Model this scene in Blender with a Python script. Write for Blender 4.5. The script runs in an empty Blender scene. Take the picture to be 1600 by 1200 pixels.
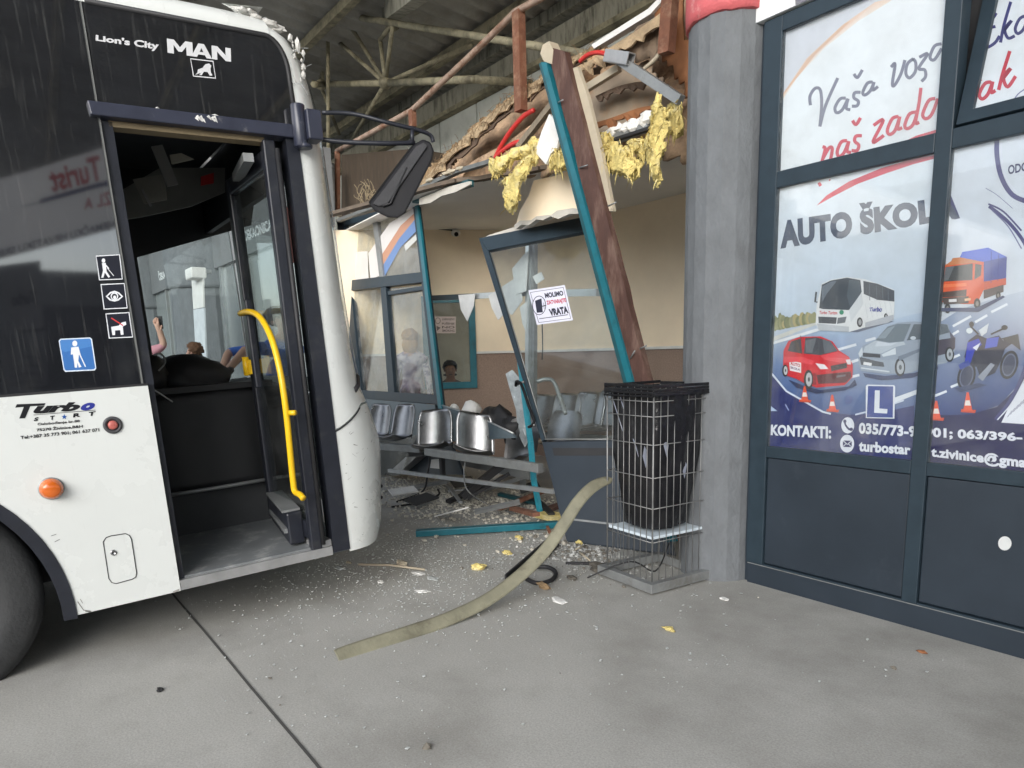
import bpy, bmesh, random, math
import numpy as np
from mathutils import Matrix, Vector, noise
R_=math.radians
SC=bpy.context.scene
COL=SC.collection
# ------------------------------------------------------------------ camera, world, sun, exposure
FOC=1097.3; CYP=743.1; PIT=R_(9.842); ROL=R_(-1.393); YAW=R_(36.514)
CAM=np.array([2.3850,-3.5686,1.40])
def _frame():
    cp,sp,cr,sr=math.cos(PIT),math.sin(PIT),math.cos(ROL),math.sin(ROL)
    cols=[]
    for x,y,z in ((1,0,0),(0,1,0),(0,0,1)):
        zf=y*cp-z*sp; up=y*sp+z*cp
        cols.append((x*cr+up*sr, x*sr-up*cr, zf))
    M=np.array(cols).T
    Rw=np.array([[math.sin(YAW),-math.cos(YAW),0],[math.cos(YAW),math.sin(YAW),0],[0,0,1.]])
    return Rw@M.T
C2W=_frame()
cd=bpy.data.cameras.new('camera'); cam=bpy.data.objects.new('camera',cd); COL.objects.link(cam)
mw=Matrix.Identity(4)
for i in range(3):
    mw[i][0]=C2W[i,0]; mw[i][1]=-C2W[i,1]; mw[i][2]=-C2W[i,2]; mw[i][3]=CAM[i]
cam.matrix_world=mw
cd.sensor_fit='HORIZONTAL'; cd.sensor_width=36; cd.lens=36*FOC/1600; cd.shift_y=(CYP-600)/1600
cd.clip_start=.05; cd.clip_end=2000
SC.camera=cam
SUN_EL=R_(18); SUN_AZ=(0.62,-0.785)          # horizontal direction towards the sun
w=bpy.data.worlds.new('World'); SC.world=w; w.use_nodes=True
nt=w.node_tree; bg=nt.nodes['Background']; sky=nt.nodes.new('ShaderNodeTexSky')
sky.sky_type='NISHITA'; sky.sun_disc=False; sky.sun_elevation=SUN_EL; sky.sun_rotation=math.atan2(SUN_AZ[0],SUN_AZ[1])
sky.air_density=1.0; sky.dust_density=1.0; sky.ozone_density=1.2
hs=nt.nodes.new('ShaderNodeHueSaturation'); hs.inputs['Saturation'].default_value=.4
nt.links.new(sky.outputs[0],hs.inputs['Color']); nt.links.new(hs.outputs[0],bg.inputs[0]); bg.inputs[1].default_value=0.15
sd=bpy.data.lights.new('sun','SUN'); sd.energy=1.4; sd.angle=R_(50); sd.color=(1,.985,.965)
so=bpy.data.objects.new('sun',sd); COL.objects.link(so); so.location=(10,-20,20)
so.rotation_euler=Vector((-SUN_AZ[0]*math.cos(SUN_EL),-SUN_AZ[1]*math.cos(SUN_EL),-math.sin(SUN_EL))).to_track_quat('-Z','Y').to_euler()
SC.view_settings.view_transform='Standard'; SC.view_settings.look='None'; SC.view_settings.gamma=1
SC.view_settings.exposure=1.36
SC.cycles.max_bounces=10; SC.cycles.transparent_max_bounces=16; SC.cycles.diffuse_bounces=5
# ------------------------------------------------------------------ photograph -> world planes
def ray(px,py): return C2W@np.array([(px-800)/FOC,(py-CYP)/FOC,1.0])
def onpl(px,py,p0,n):
    r=ray(px,py); n=np.array(n,float); return CAM+r*(np.dot(np.array(p0,float)-CAM,n)/np.dot(n,r))
def onX(px,py,x=0.): return onpl(px,py,(x,0,0),(1,0,0))
def onY(px,py,y=0.): return onpl(px,py,(0,y,0),(0,1,0))
def onZ(px,py,z=0.): return onpl(px,py,(0,0,z),(0,0,1))
def PY(y): return lambda a,b: onY(a,b,y)
def PZ(z): return lambda a,b: onZ(a,b,z)
def PL(p0,n): return lambda a,b: onpl(a,b,p0,n)
BYAW=R_(1.53); BPIT=R_(2.55)
BA=np.array([math.sin(BYAW)*math.cos(BPIT),math.cos(BYAW)*math.cos(BPIT),math.sin(BPIT)])
BR=np.array([math.cos(BYAW),-math.sin(BYAW),0.])
BU=np.cross(BR,BA); BO=np.array([-1.31,-3.0,0.0])
def busw(l): return BO+BR*l[0]+BA*l[1]+BU*l[2]
def busl(w_): d=np.array(w_)-BO; return np.array([d@BR,d@BA,d@BU])
def onB(px,py,x=0.): return busl(onpl(px,py,BO+BR*x,BR))
# ------------------------------------------------------------------ materials
def lin(c):
    return tuple((v/12.92 if v<=.04045 else ((v+.055)/1.055)**2.4) for v in (np.array(c[:3],float)/255))
MATS={}
def pm(name,col,rough=.6,metal=0.,var=.18,scale=6.,bump=.0,bscale=60.,dirt=None,dscale=2.5,dlo=.55,dhi=.75,spec=.5,coat=0.,vcol=False,stretch=None,ior=1.5,rvar=.12,trans=0.,wave=None,speck=None):
    if name in MATS: return MATS[name]
    m=bpy.data.materials.new(name); m.use_nodes=True; t=m.node_tree; N=t.nodes; L=t.links
    b=N['Principled BSDF']
    tc=N.new('ShaderNodeTexCoord'); src=tc.outputs['Object']
    if stretch:
        mp=N.new('ShaderNodeMapping'); mp.inputs['Scale'].default_value=stretch; L.new(src,mp.inputs[0]); src=mp.outputs[0]
    n1=N.new('ShaderNodeTexNoise'); n1.inputs['Scale'].default_value=scale; n1.inputs['Detail'].default_value=7; n1.inputs['Roughness'].default_value=.62
    L.new(src,n1.inputs['Vector'])
    mr=N.new('ShaderNodeMapRange'); mr.inputs[1].default_value=.25; mr.inputs[2].default_value=.75; mr.inputs[3].default_value=1-var; mr.inputs[4].default_value=1+var
    L.new(n1.outputs[0],mr.inputs[0])
    mx=N.new('ShaderNodeMix'); mx.data_type='RGBA'; mx.blend_type='MULTIPLY'; mx.inputs[0].default_value=1
    if vcol:
        at=N.new('ShaderNodeAttribute'); at.attribute_name='Col'; L.new(at.outputs[0],mx.inputs[6])
    else: mx.inputs[6].default_value=(*col[:3],1)
    L.new(mr.outputs[0],mx.inputs[7]); out=mx.outputs[2]
    if wave:   # (scale, strength, colour) directional streak layer
        wv=N.new('ShaderNodeTexNoise'); wv.inputs['Scale'].default_value=wave[0]; wv.inputs['Detail'].default_value=5
        mp2=N.new('ShaderNodeMapping'); mp2.inputs['Scale'].default_value=wave[3]; L.new(tc.outputs['Object'],mp2.inputs[0]); L.new(mp2.outputs[0],wv.inputs['Vector'])
        r3=N.new('ShaderNodeMapRange'); r3.inputs[1].default_value=wave[4]; r3.inputs[2].default_value=wave[5]; r3.inputs[3].default_value=0; r3.inputs[4].default_value=wave[1]; L.new(wv.outputs[0],r3.inputs[0])
        m3=N.new('ShaderNodeMix'); m3.data_type='RGBA'; L.new(r3.outputs[0],m3.inputs[0]); L.new(out,m3.inputs[6]); m3.inputs[7].default_value=(*wave[2],1); out=m3.outputs[2]
    if speck:  # fine aggregate: (scale, strength)
        s1_=N.new('ShaderNodeTexNoise'); s1_.inputs['Scale'].default_value=speck[0]; s1_.inputs['Detail'].default_value=3; s1_.inputs['Roughness'].default_value=.8; L.new(tc.outputs['Object'],s1_.inputs['Vector'])
        s2_=N.new('ShaderNodeMapRange'); s2_.inputs[1].default_value=.32; s2_.inputs[2].default_value=.68; s2_.inputs[3].default_value=1-speck[1]; s2_.inputs[4].default_value=1+speck[1]; L.new(s1_.outputs[0],s2_.inputs[0])
        s3_=N.new('ShaderNodeMix'); s3_.data_type='RGBA'; s3_.blend_type='MULTIPLY'; s3_.inputs[0].default_value=1; L.new(out,s3_.inputs[6]); L.new(s2_.outputs[0],s3_.inputs[7]); out=s3_.outputs[2]
    if dirt:
        n2=N.new('ShaderNodeTexNoise'); n2.inputs['Scale'].default_value=dscale; n2.inputs['Detail'].default_value=9; n2.inputs['Roughness'].default_value=.68
        L.new(src,n2.inputs['Vector'])
        r2=N.new('ShaderNodeMapRange'); r2.inputs[1].default_value=dlo; r2.inputs[2].default_value=dhi; L.new(n2.outputs[0],r2.inputs[0])
        m2=N.new('ShaderNodeMix'); m2.data_type='RGBA'; L.new(r2.outputs[0],m2.inputs[0]); L.new(out,m2.inputs[6]); m2.inputs[7].default_value=(*dirt,1); out=m2.outputs[2]
    L.new(out,b.inputs['Base Color'])
    rr=N.new('ShaderNodeMapRange'); rr.inputs[1].default_value=.3; rr.inputs[2].default_value=.7; rr.inputs[3].default_value=max(.02,rough-rvar*rough); rr.inputs[4].default_value=min(1,rough+rvar*rough)
    L.new(n1.outputs[0],rr.inputs[0]); L.new(rr.outputs[0],b.inputs['Roughness'])
    b.inputs['Metallic'].default_value=metal; b.inputs['Specular IOR Level'].default_value=spec; b.inputs['IOR'].default_value=ior
    b.inputs['Coat Weight'].default_value=coat; b.inputs['Transmission Weight'].default_value=trans
    if bump>0:
        n3=N.new('ShaderNodeTexNoise'); n3.inputs['Scale'].default_value=bscale; n3.inputs['Detail'].default_value=6; L.new(src,n3.inputs['Vector'])
        bp=N.new('ShaderNodeBump'); bp.inputs['Strength'].default_value=bump; bp.inputs['Distance'].default_value=.02; L.new(n3.outputs[0],bp.inputs['Height']); L.new(bp.outputs[0],b.inputs['Normal'])
    MATS[name]=m; return m
def glass(name,tint=(.95,.97,.97),ior=1.5,rough=.01,dust=.04):
    m=bpy.data.materials.new(name); m.use_nodes=True; t=m.node_tree; N=t.nodes; L=t.links; N.clear()
    o=N.new('ShaderNodeOutputMaterial'); tr=N.new('ShaderNodeBsdfTransparent'); gl=N.new('ShaderNodeBsdfGlossy'); fr=N.new('ShaderNodeLayerWeight'); mx=N.new('ShaderNodeMixShader')
    tr.inputs[0].default_value=(*tint,1); gl.inputs['Roughness'].default_value=rough; fr.inputs[0].default_value=.5; f0=((ior-1)/(ior+1))**2
    pw=N.new('ShaderNodeMath'); pw.operation='POWER'; pw.inputs[1].default_value=5; L.new(fr.outputs[1],pw.inputs[0]); ma=N.new('ShaderNodeMath'); ma.operation='MULTIPLY_ADD'; ma.inputs[1].default_value=1-f0; ma.inputs[2].default_value=f0; L.new(pw.outputs[0],ma.inputs[0]); L.new(ma.outputs[0],mx.inputs[0]); L.new(tr.outputs[0],mx.inputs[1]); L.new(gl.outputs[0],mx.inputs[2])
    df=N.new('ShaderNodeBsdfDiffuse'); df.inputs[0].default_value=(.6,.6,.58,1); m2=N.new('ShaderNodeMixShader')
    tc=N.new('ShaderNodeTexCoord'); nz=N.new('ShaderNodeTexNoise'); nz.inputs['Scale'].default_value=5; nz.inputs['Detail'].default_value=8; L.new(tc.outputs['Object'],nz.inputs['Vector'])
    mr=N.new('ShaderNodeMapRange'); mr.inputs[1].default_value=.4; mr.inputs[2].default_value=.8; mr.inputs[3].default_value=dust*.3; mr.inputs[4].default_value=dust*2; L.new(nz.outputs[0],mr.inputs[0])
    L.new(mr.outputs[0],m2.inputs[0]); L.new(mx.outputs[0],m2.inputs[1]); L.new(df.outputs[0],m2.inputs[2]); L.new(m2.outputs[0],o.inputs[0])
    return m
# ------------------------------------------------------------------ mesh builder
MW={}
def nrm(v): v=np.array(v,float); return v/(np.linalg.norm(v)+1e-12)
def perp(d):
    d=nrm(d); a=np.array([0,0,1.]) if abs(d[2])<.9 else np.array([1.,0,0]); u=nrm(np.cross(a,d)); return u,np.cross(d,u)
class MB:
    def __init__(s): s.v=[];s.f=[];s.c=[];s.sm=[]
    def add(s,vs,fs,col=(1,1,1),sm=False):
        o=len(s.v); s.v+= [tuple(map(float,p)) for p in vs]
        for i,f in enumerate(fs):
            s.f.append([o+k for k in f]); s.c.append(col); s.sm.append(sm)
        return s
    def poly(s,pts,col=(1,1,1)): return s.add(pts,[list(range(len(pts)))],col)
    def box(s,c,size,ax=None,col=(1,1,1)):
        A=np.eye(3) if ax is None else np.array(ax,float); c=np.array(c,float); h=np.array(size,float)/2
        vs=[c+A[0]*h[0]*i+A[1]*h[1]*j+A[2]*h[2]*k for i in(-1,1) for j in(-1,1) for k in(-1,1)]
        return s.add(vs,[(0,1,3,2),(4,6,7,5),(0,4,5,1),(2,3,7,6),(0,2,6,4),(1,5,7,3)],col)
    def b2(s,a,b,col=(1,1,1)):
        a=np.array(a,float);b=np.array(b,float); return s.box((a+b)/2,np.abs(b-a),None,col)
    def beam(s,p,q,w,h,up=(0,0,1),col=(1,1,1)):
        p=np.array(p,float);q=np.array(q,float); d=nrm(q-p); u=np.cross(d,np.array(up,float))
        if np.linalg.norm(u)<1e-4: u=perp(d)[0]
        u=nrm(u); vv=np.cross(u,d); return s.box((p+q)/2,(np.linalg.norm(q-p),w,h),(d,u,vv),col)
    def prism(s,pts,vec,col=(1,1,1)):
        n=len(pts); a=[np.array(p,float) for p in pts]; b=[p+np.array(vec,float) for p in a]
        return s.add(a+b,[list(range(n)),list(range(2*n-1,n-1,-1))]+[[i,i+n,(i+1)%n+n,(i+1)%n] for i in range(n)],col)
    def tube(s,pts,r,n=8,col=(1,1,1),flat=1.,caps=True):
        P=[np.array(p,float) for p in pts]; m=len(P); rs=r if hasattr(r,'__len__') else [r]*m; vs=[];u=None
        for i in range(m):
            d=nrm(P[min(i+1,m-1)]-P[max(i-1,0)])
            if u is None: u,_=perp(d)
            u=nrm(u-d*np.dot(u,d)); v=np.cross(d,u)
            for k in range(n):
                a=2*math.pi*k/n; vs.append(P[i]+(u*math.cos(a)+v*math.sin(a)*flat)*rs[i])
        fs=[(i*n+k,i*n+(k+1)%n,(i+1)*n+(k+1)%n,(i+1)*n+k) for i in range(m-1) for k in range(n)]
        if caps: fs+=[list(range(n-1,-1,-1)),[(m-1)*n+k for k in range(n)]]
        return s.add(vs,fs,col,True)
    def lathe(s,c,axis,prof,n=32,col=(1,1,1)):
        c=np.array(c,float); ax=nrm(axis); u,v=perp(ax); vs=[]
        for (h,r) in prof:
            for k in range(n):
                a=2*math.pi*k/n; vs.append(c+ax*h+(u*math.cos(a)+v*math.sin(a))*r)
        m=len(prof); fs=[(i*n+k,i*n+(k+1)%n,(i+1)*n+(k+1)%n,(i+1)*n+k) for i in range(m-1) for k in range(n)]
        fs+=[list(range(n-1,-1,-1)),[(m-1)*n+k for k in range(n)]]
        return s.add(vs,fs,col,True)
    def grid(s,fn,nu,nv,col=(1,1,1),sm=True,thick=None):
        vs=[np.array(fn(i/nu,j/nv),float) for i in range(nu+1) for j in range(nv+1)]; o=len(s.v)
        fs=[(i*(nv+1)+j,(i+1)*(nv+1)+j,(i+1)*(nv+1)+j+1,i*(nv+1)+j+1) for i in range(nu) for j in range(nv)]
        if thick is not None:
            t=np.array(thick,float); N=len(vs); vs=vs+[p+t for p in vs]
            fs=fs+[tuple(k+N for k in reversed(f)) for f in fs]
            ring=[i*(nv+1) for i in range(nu+1)]+[nu*(nv+1)+j for j in range(1,nv+1)]+[i*(nv+1)+nv for i in range(nu-1,-1,-1)]+[j for j in range(nv-1,0,-1)]
            fs+=[(ring[k],ring[(k+1)%len(ring)],ring[(k+1)%len(ring)]+N,ring[k]+N) for k in range(len(ring))]
        return s.add(vs,fs,col,sm)
    def lump(s,c,r,seed=0,amp=.3,freq=3.,sub=3,ax=None,col=(1,1,1)):
        bm=bmesh.new(); bmesh.ops.create_icosphere(bm,subdivisions=sub,radius=1); A=np.eye(3) if ax is None else np.array(ax); r=np.array(r if hasattr(r,'__len__') else (r,)*3,float); c=np.array(c,float); vs=[]
        for v in bm.verts:
            p=np.array(v.co); k=1+amp*noise.noise(Vector(p*freq+seed*7.3))+amp*.5*noise.noise(Vector(p*freq*2.7+seed*3.1)); q=p*r*k; vs.append(c+A.T@q if ax is not None else c+q)
        fs=[[v.index for v in f.verts] for f in bm.faces]; bm.free(); return s.add(vs,fs,col,sub>1 and amp<.5)
    def build(s,name,mat,parent=None,local=False,bevel=0.,label=None,recalc=True,origin=None):
        me=bpy.data.meshes.new(name)
        V=np.array(s.v,float)
        if parent is not None: M=MW[parent]
        else:
            if origin is None: origin=((V[:,0].min()+V[:,0].max())/2,(V[:,1].min()+V[:,1].max())/2,V[:,2].min())
            M=np.eye(4); M[:3,3]=origin
        if not local:
            V=(V-M[:3,3])@M[:3,:3]
        me.from_pydata([tuple(p) for p in V],[],s.f); me.validate(clean_customdata=False); me.update()
        if len(me.polygons)==len(s.f):
            ca=me.color_attributes.new('Col','FLOAT_COLOR','CORNER'); data=[]
            for f,c in zip(s.f,s.c):
                if len(c) and hasattr(c[0],'__len__'):
                    for k in range(len(f)): data+= [*c[k][:3],1]
                else: data+= [*c[:3],1]*len(f)
            ca.data.foreach_set('color',data)
        me.polygons.foreach_set('use_smooth',s.sm[:len(me.polygons)])
        if recalc:
            bm=bmesh.new(); bm.from_mesh(me); bmesh.ops.recalc_face_normals(bm,faces=bm.faces); bm.to_mesh(me); bm.free()
        me.materials.append(mat)
        o=bpy.data.objects.new(name,me); COL.objects.link(o)
        if parent is not None: o.parent=parent; MW[o]=MW[parent]
        else:
            o.location=origin; MW[o]=M
        if bevel>0:
            b=o.modifiers.new('edge','BEVEL'); b.width=bevel; b.segments=2; b.limit_method='ANGLE'; b.angle_limit=R_(40)
        if label: o['label']=label
        return o
def thing(name,label,cat,loc=(0,0,0),group=None,M=None):
    o=bpy.data.objects.new(name,None); COL.objects.link(o); o.empty_display_size=.1
    if M is None:
        M=np.eye(4); M[:3,3]=loc; o.location=loc
    else: o.matrix_world=Matrix([list(r) for r in M])
    MW[o]=M; return tag(o,label,cat,group)
def tag(o,label,cat,group=None):
    o['label']=label; o['category']=cat
    if group: o['group']=group
    return o
def kind(o,k): o['kind']=k; return o
# ------------------------------------------------------------------ printed surfaces
class Paint:
    """flat print: polygons traced on one plane, stacked by fractions of a millimetre towards nrm"""
    def __init__(s,pl,n,step=.00007): s.pl=pl; s.n=nrm(n); s.k=0; s.mb=MB(); s.step=step; s.tf=lambda x,y:(x,y)
    def w(s,x,y): return s.pl(*s.tf(x,y))+s.n*s.step*s.k
    def poly(s,pts,col,layer=True):
        if layer: s.k+=1
        c=[lin(q) for q in col] if hasattr(col[0],'__len__') else lin(col)
        s.mb.poly([s.w(*p) for p in pts],c); return s
    def ell(s,cx,cy,rx,ry,col,n=20,rot=0.):
        ca,sa=math.cos(rot),math.sin(rot)
        return s.poly([(cx+rx*math.cos(a)*ca-ry*math.sin(a)*sa,cy+rx*math.cos(a)*sa+ry*math.sin(a)*ca) for a in [2*math.pi*i/n for i in range(n)]],col)
    def line(s,pts,w_,col,closed=False,taper=False):
        s.k+=1; P=[np.array(p,float) for p in pts]
        if closed: P.append(P[0])
        m=len(P); Lq=[];Rq=[]
        for i in range(m):
            d=P[min(i+1,m-1)]-P[max(i-1,0)]
            if closed and i in(0,m-1): d=P[1]-P[m-2]
            d=d/(np.linalg.norm(d)+1e-9); nn=np.array([-d[1],d[0]]); ww=w_/2
            if taper: ww=w_/2*(.35+.65*math.sin(math.pi*(i+.5)/m))
            Lq.append(P[i]+nn*ww); Rq.append(P[i]-nn*ww)
        for i in range(m-1): s.mb.poly([s.w(*Lq[i]),s.w(*Lq[i+1]),s.w(*Rq[i+1]),s.w(*Rq[i])],lin(col))
        return s
    def curve(s,pts,w_,col,taper=False): return s.line(smooth2(pts),w_,col,taper=taper)
    def text(s,txt,quad,col,bold=0.,shear=0.,space=1.):
        """quad: TL,TR,BR,BL of the text's bounding box in traced coordinates"""
        s.k+=1; vs,fs=text_mesh(txt,bold,shear,space); q=[s.w(*p) for p in quad]
        W=[(q[3]*(1-u)+q[2]*u)*(1-v)+(q[0]*(1-u)+q[1]*u)*v for u,v in vs]
        s.mb.add(W,fs,lin(col)); return s
def smooth2(pts,n=6):
    P=[np.array(p,float) for p in pts]; out=[]
    for i in range(len(P)-1):
        a=P[max(i-1,0)];b=P[i];c=P[i+1];d=P[min(i+2,len(P)-1)]
        for k in range(n):
            t=k/n; out.append(.5*((2*b)+(c-a)*t+(2*a-5*b+4*c-d)*t*t+(-a+3*b-3*c+d)*t**3))
    out.append(P[-1]); return out
_TX={}
def text_mesh(txt,bold=0.,shear=0.,space=1.):
    key=(txt,bold,shear,space)
    if key in _TX: return _TX[key]
    cu=bpy.data.curves.new('lettering','FONT'); cu.body=txt; cu.size=1; cu.offset=bold; cu.shear=shear; cu.space_character=space; cu.resolution_u=4
    ob=bpy.data.objects.new('lettering',cu); COL.objects.link(ob); bpy.context.view_layer.update()
    me=ob.evaluated_get(bpy.context.evaluated_depsgraph_get()).to_mesh()
    vs=np.array([v.co[:2] for v in me.vertices]); fs=[list(p.vertices) for p in me.polygons]
    ob.to_mesh_clear(); bpy.data.objects.remove(ob); bpy.data.curves.remove(cu)
    lo,hi=vs.min(0),vs.max(0); vs=(vs-lo)/(hi-lo); _TX[key]=(vs,fs); return _TX[key]
rnd=random.Random(7)
def tp(pl,*pts): return [pl(*p) for p in pts]
def sm3(pts,n=6): return smooth2(pts,n)
# ------------------------------------------------------------------ shared materials
m_conc=pm('floor_concrete',(.395,.388,.362),.7,speck=(120,.22),var=.10,scale=1.1,bump=.06,bscale=180,dirt=(.20,.19,.168),dscale=.8,dlo=.45,dhi=.82,wave=(5.5,.22,(.45,.445,.43),(.8,6.,1),.48,.75))
m_joint=pm('joint_dark',(.07,.068,.065),.9)
m_pillar=pm('pillar_concrete',(.150,.160,.170),.8,var=.22,scale=9,bump=.4,bscale=40,dirt=(.11,.113,.118),dscale=5,dlo=.58,dhi=.8,stretch=(1,1,.6))
m_coral=pm('coral_paint',(.62,.13,.14),.6,var=.14,scale=9,bump=.25,bscale=60,dirt=(.70,.38,.36),dscale=7,dlo=.56,dhi=.72)
m_slate=pm('slate_frame',(.026,.042,.056),.42,var=.15,scale=12,spec=.35)
m_slateP=pm('slate_panel',(.024,.034,.047),.42,var=.16,scale=3,dirt=(.045,.058,.072),dscale=5,dlo=.6,dhi=.85)
m_teal=pm('teal_aluminium',(.010,.135,.175),.35,var=.15,scale=10,dirt=(.02,.06,.07),dscale=8,dlo=.55,dhi=.8)
m_tealD=pm('dark_teal_aluminium',(.012,.075,.09),.38,var=.2,scale=10,dirt=(.02,.04,.045),dscale=8)
m_silver=pm('silver_aluminium',(.55,.57,.58),.32,.75,var=.12,scale=9,dirt=(.35,.35,.34),dscale=7)
m_greym=pm('grey_metal',(.30,.31,.31),.45,.5,var=.2,scale=9,dirt=(.2,.19,.17),dscale=6)
m_chrome=pm('chromed_steel',(.30,.30,.305),.30,1.,var=.25,scale=7,bump=.06,bscale=14,dirt=(.30,.29,.27),dscale=9)
m_print=pm('printed_film',(1,1,1),.35,vcol=True,var=.03,scale=30)
m_paintw=pm('painted_metal',(.78,.79,.78),.3,var=.04,scale=3,coat=.3)
m_glass=glass('window_glass',(.92,.95,.95),1.45,.01,.03)
m_glassP=glass('poster_glass',(.97,.98,.98),1.5,.02,.05)
m_beige=pm('beige_plaster',(.95,.81,.61),.85,var=.06,scale=2,bump=.1,bscale=80,dirt=(.86,.71,.52),dscale=1.2,dlo=.5,dhi=.95)
m_dado=pm('brown_stucco',(.33,.24,.19),.9,var=.3,scale=70,bump=.5,bscale=160)
m_ceil=pm('ceiling_plaster',(.82,.80,.76),.9,var=.06,scale=2,bump=.1,bscale=40)
m_white=pm('white_plaster',(.74,.73,.70),.85,var=.1,scale=8,bump=.3,bscale=40)
m_brown=pm('brown_board',(.44,.30,.19),.9,var=.55,scale=6,bump=.8,bscale=30,wave=(4,.7,(.15,.10,.07),(1,1,3.5),.5,.72),dirt=(.52,.26,.11),dscale=2.6,dlo=.55,dhi=.7)
m_fibre=pm('tan_fibre',(.34,.23,.125),.95,var=.45,scale=16,bump=1.,bscale=60,dirt=(.14,.085,.04),dscale=9,dlo=.5,dhi=.66)
m_insul=pm('yellow_insulation',(.74,.60,.22),.95,var=.28,scale=12,bump=1.,bscale=55,dirt=(.70,.63,.38),dscale=7,dlo=.5,dhi=.68)
m_wood=pm('red_brown_timber',(.085,.040,.030),.7,var=.4,scale=9,bump=.5,bscale=30,dirt=(.17,.11,.085),dscale=9,dlo=.5,dhi=.68,stretch=(1,1,.3))
m_cream=pm('cream_board',(.46,.40,.30),.8,var=.12,scale=6,bump=.2,bscale=30)
m_rust=pm('rusty_steel',(.20,.085,.05),.75,.2,var=.3,scale=14,bump=.3,bscale=60,dirt=(.33,.20,.13),dscale=9,dlo=.5,dhi=.7)
m_railt=pm('worn_rail',(.36,.26,.20),.6,.2,var=.25,scale=12,dirt=(.2,.09,.05),dscale=9,dlo=.5,dhi=.66)
m_truss=pm('grimy_steel',(.27,.245,.165),.7,.0,var=.35,scale=7,bump=.3,bscale=40,dirt=(.09,.08,.05),dscale=4,dlo=.45,dhi=.65)
m_roof=pm('corrugated_roofing',(.30,.29,.26),.75,.0,var=.25,scale=2.2,dirt=(.16,.145,.115),dscale=1.2,dlo=.45,dhi=.7)
m_beamc=pm('stained_beam',(.32,.31,.25),.85,var=.3,scale=5,dirt=(.10,.095,.075),dscale=5,dlo=.45,dhi=.65,stretch=(2.,1,.4))
m_upper=pm('pale_cladding',(.50,.52,.48),.8,var=.12,scale=1.4,dirt=(.26,.27,.24),dscale=1.6,dlo=.5,dhi=.8)
m_red=pm('red_conduit',(.55,.035,.03),.5,var=.15)
m_black=pm('black_rubber',(.018,.018,.02),.6,var=.3,scale=10)
m_blackp=pm('black_plastic',(.012,.012,.014),.6,spec=.2,var=.25,scale=9,bump=.15,bscale=200)
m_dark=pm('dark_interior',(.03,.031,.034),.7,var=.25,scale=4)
# ------------------------------------------------------------------ ground
g=MB(); g.poly([(-150,-150,0),(150,-150,0),(150,150,0),(-150,150,0)])
kind(g.build('ground',m_conc,origin=(0,0,0)),'structure')
j=MB()
jy=[-2.80,-7.0,-11.2]
for y in jy:
    P=[(-30+.35*i, y+.0012*math.sin(i*1.7)) for i in range(160)]
    for a,b in zip(P,P[1:]): j.poly([(a[0],a[1]-.006,.003),(b[0],b[1]-.006,.003),(b[0],b[1]+.006,.003),(a[0],a[1]+.006,.003)])
kind(j.build('floor_joint',m_joint),'structure')
# ------------------------------------------------------------------ hall roof over the platforms
hall=thing('station_hall','high corrugated hall roof on grimy tubular steel trusses above the wrecked waiting room','hall roof',(-4,2.75,0))
ZB=5.30; YB=2.75
def roofz(y): return ZB+.30+.105*(YB-y)
r=MB(); nx=440
def rf(u,v):
    x=-42+60*u; y=YB+.4-5.9*v
    return (x,y,roofz(y)+.028*math.sin(x/.17*2*math.pi/1.6))
r.grid(rf,nx*3,2); 
def rf2(u,v):  # unseen roof wing added so the bus glass mirrors dark roofing
    x=2.6+19*u; y=YB+.4-5.9-4.2*v
    return (x,y,roofz(y)+.028*math.sin(x/.17*2*math.pi/1.6))
r.grid(rf2,420,2); r.build('roof_sheet',m_roof,hall)
r=MB()
for y in (2.2,.6,-1.0,-2.6): r.b2((-42,y-.05,roofz(y)-.17),(18,y+.05,roofz(y)-.05))
r.build('purlin',m_truss,hall)
# edge beam and pale upper wall
r=MB(); r.b2((-42,YB-.06,ZB-.16),(18,YB+.14,ZB+.10)); r.b2((-42,YB-.16,ZB+.16),(18,YB+.14,ZB+.30)); r.build('edge_beam',m_beamc,hall)
r=MB(); r.b2((-42,YB-.10,ZB-.23),(18,YB+.1,ZB-.165)); r.build('beam_flange',m_truss,hall)
r=MB()
x=-41.8
while x<17:
    r.b2((x,YB+.02,3.05),(x+1.02,YB+.12,ZB-.235)); x+=1.06
r.build('wall_cladding',m_upper,hall)
r=MB(); r.b2((-42,YB+.125,3.05),(18,YB+.3,ZB-.17)); r.build('wall_backing',m_dark,hall)
# space-frame trusses : traced members between real nodes below the roof
def trn(px,py,y): return onY(px,py,y)
YT=1.2
nodes=dict(a=trn(490,132,YT-.6),b=trn(505,132,YT),c=trn(602,130,YT),d=trn(742,124,YT),e=trn(512,14,YT-.3),f=trn(614,36,YT-.2),gg=trn(738,70,YT+.6),h=trn(830,130,YT+.9),i=trn(486,40,YT+.5),k=trn(600,60,YT+.8),top=trn(540,14,YT),l=trn(470,40,YT))
def tube_part(name,pairs,rad,mat=m_truss):
    for a,b in pairs:
        t=MB(); t.tube([a,b],rad,10); t.build(name,mat,hall)
N_=nodes
tube_part('truss_chord',[(N_['b'],N_['c']),(N_['c'],N_['d']),(N_['d'],N_['h']),(N_['a'],N_['b'])],.042)
tube_part('truss_chord',[(trn(440,8,YT-.3),N_['f']+(N_['f']-trn(440,8,YT-.3))*1.6)],.038)
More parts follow.
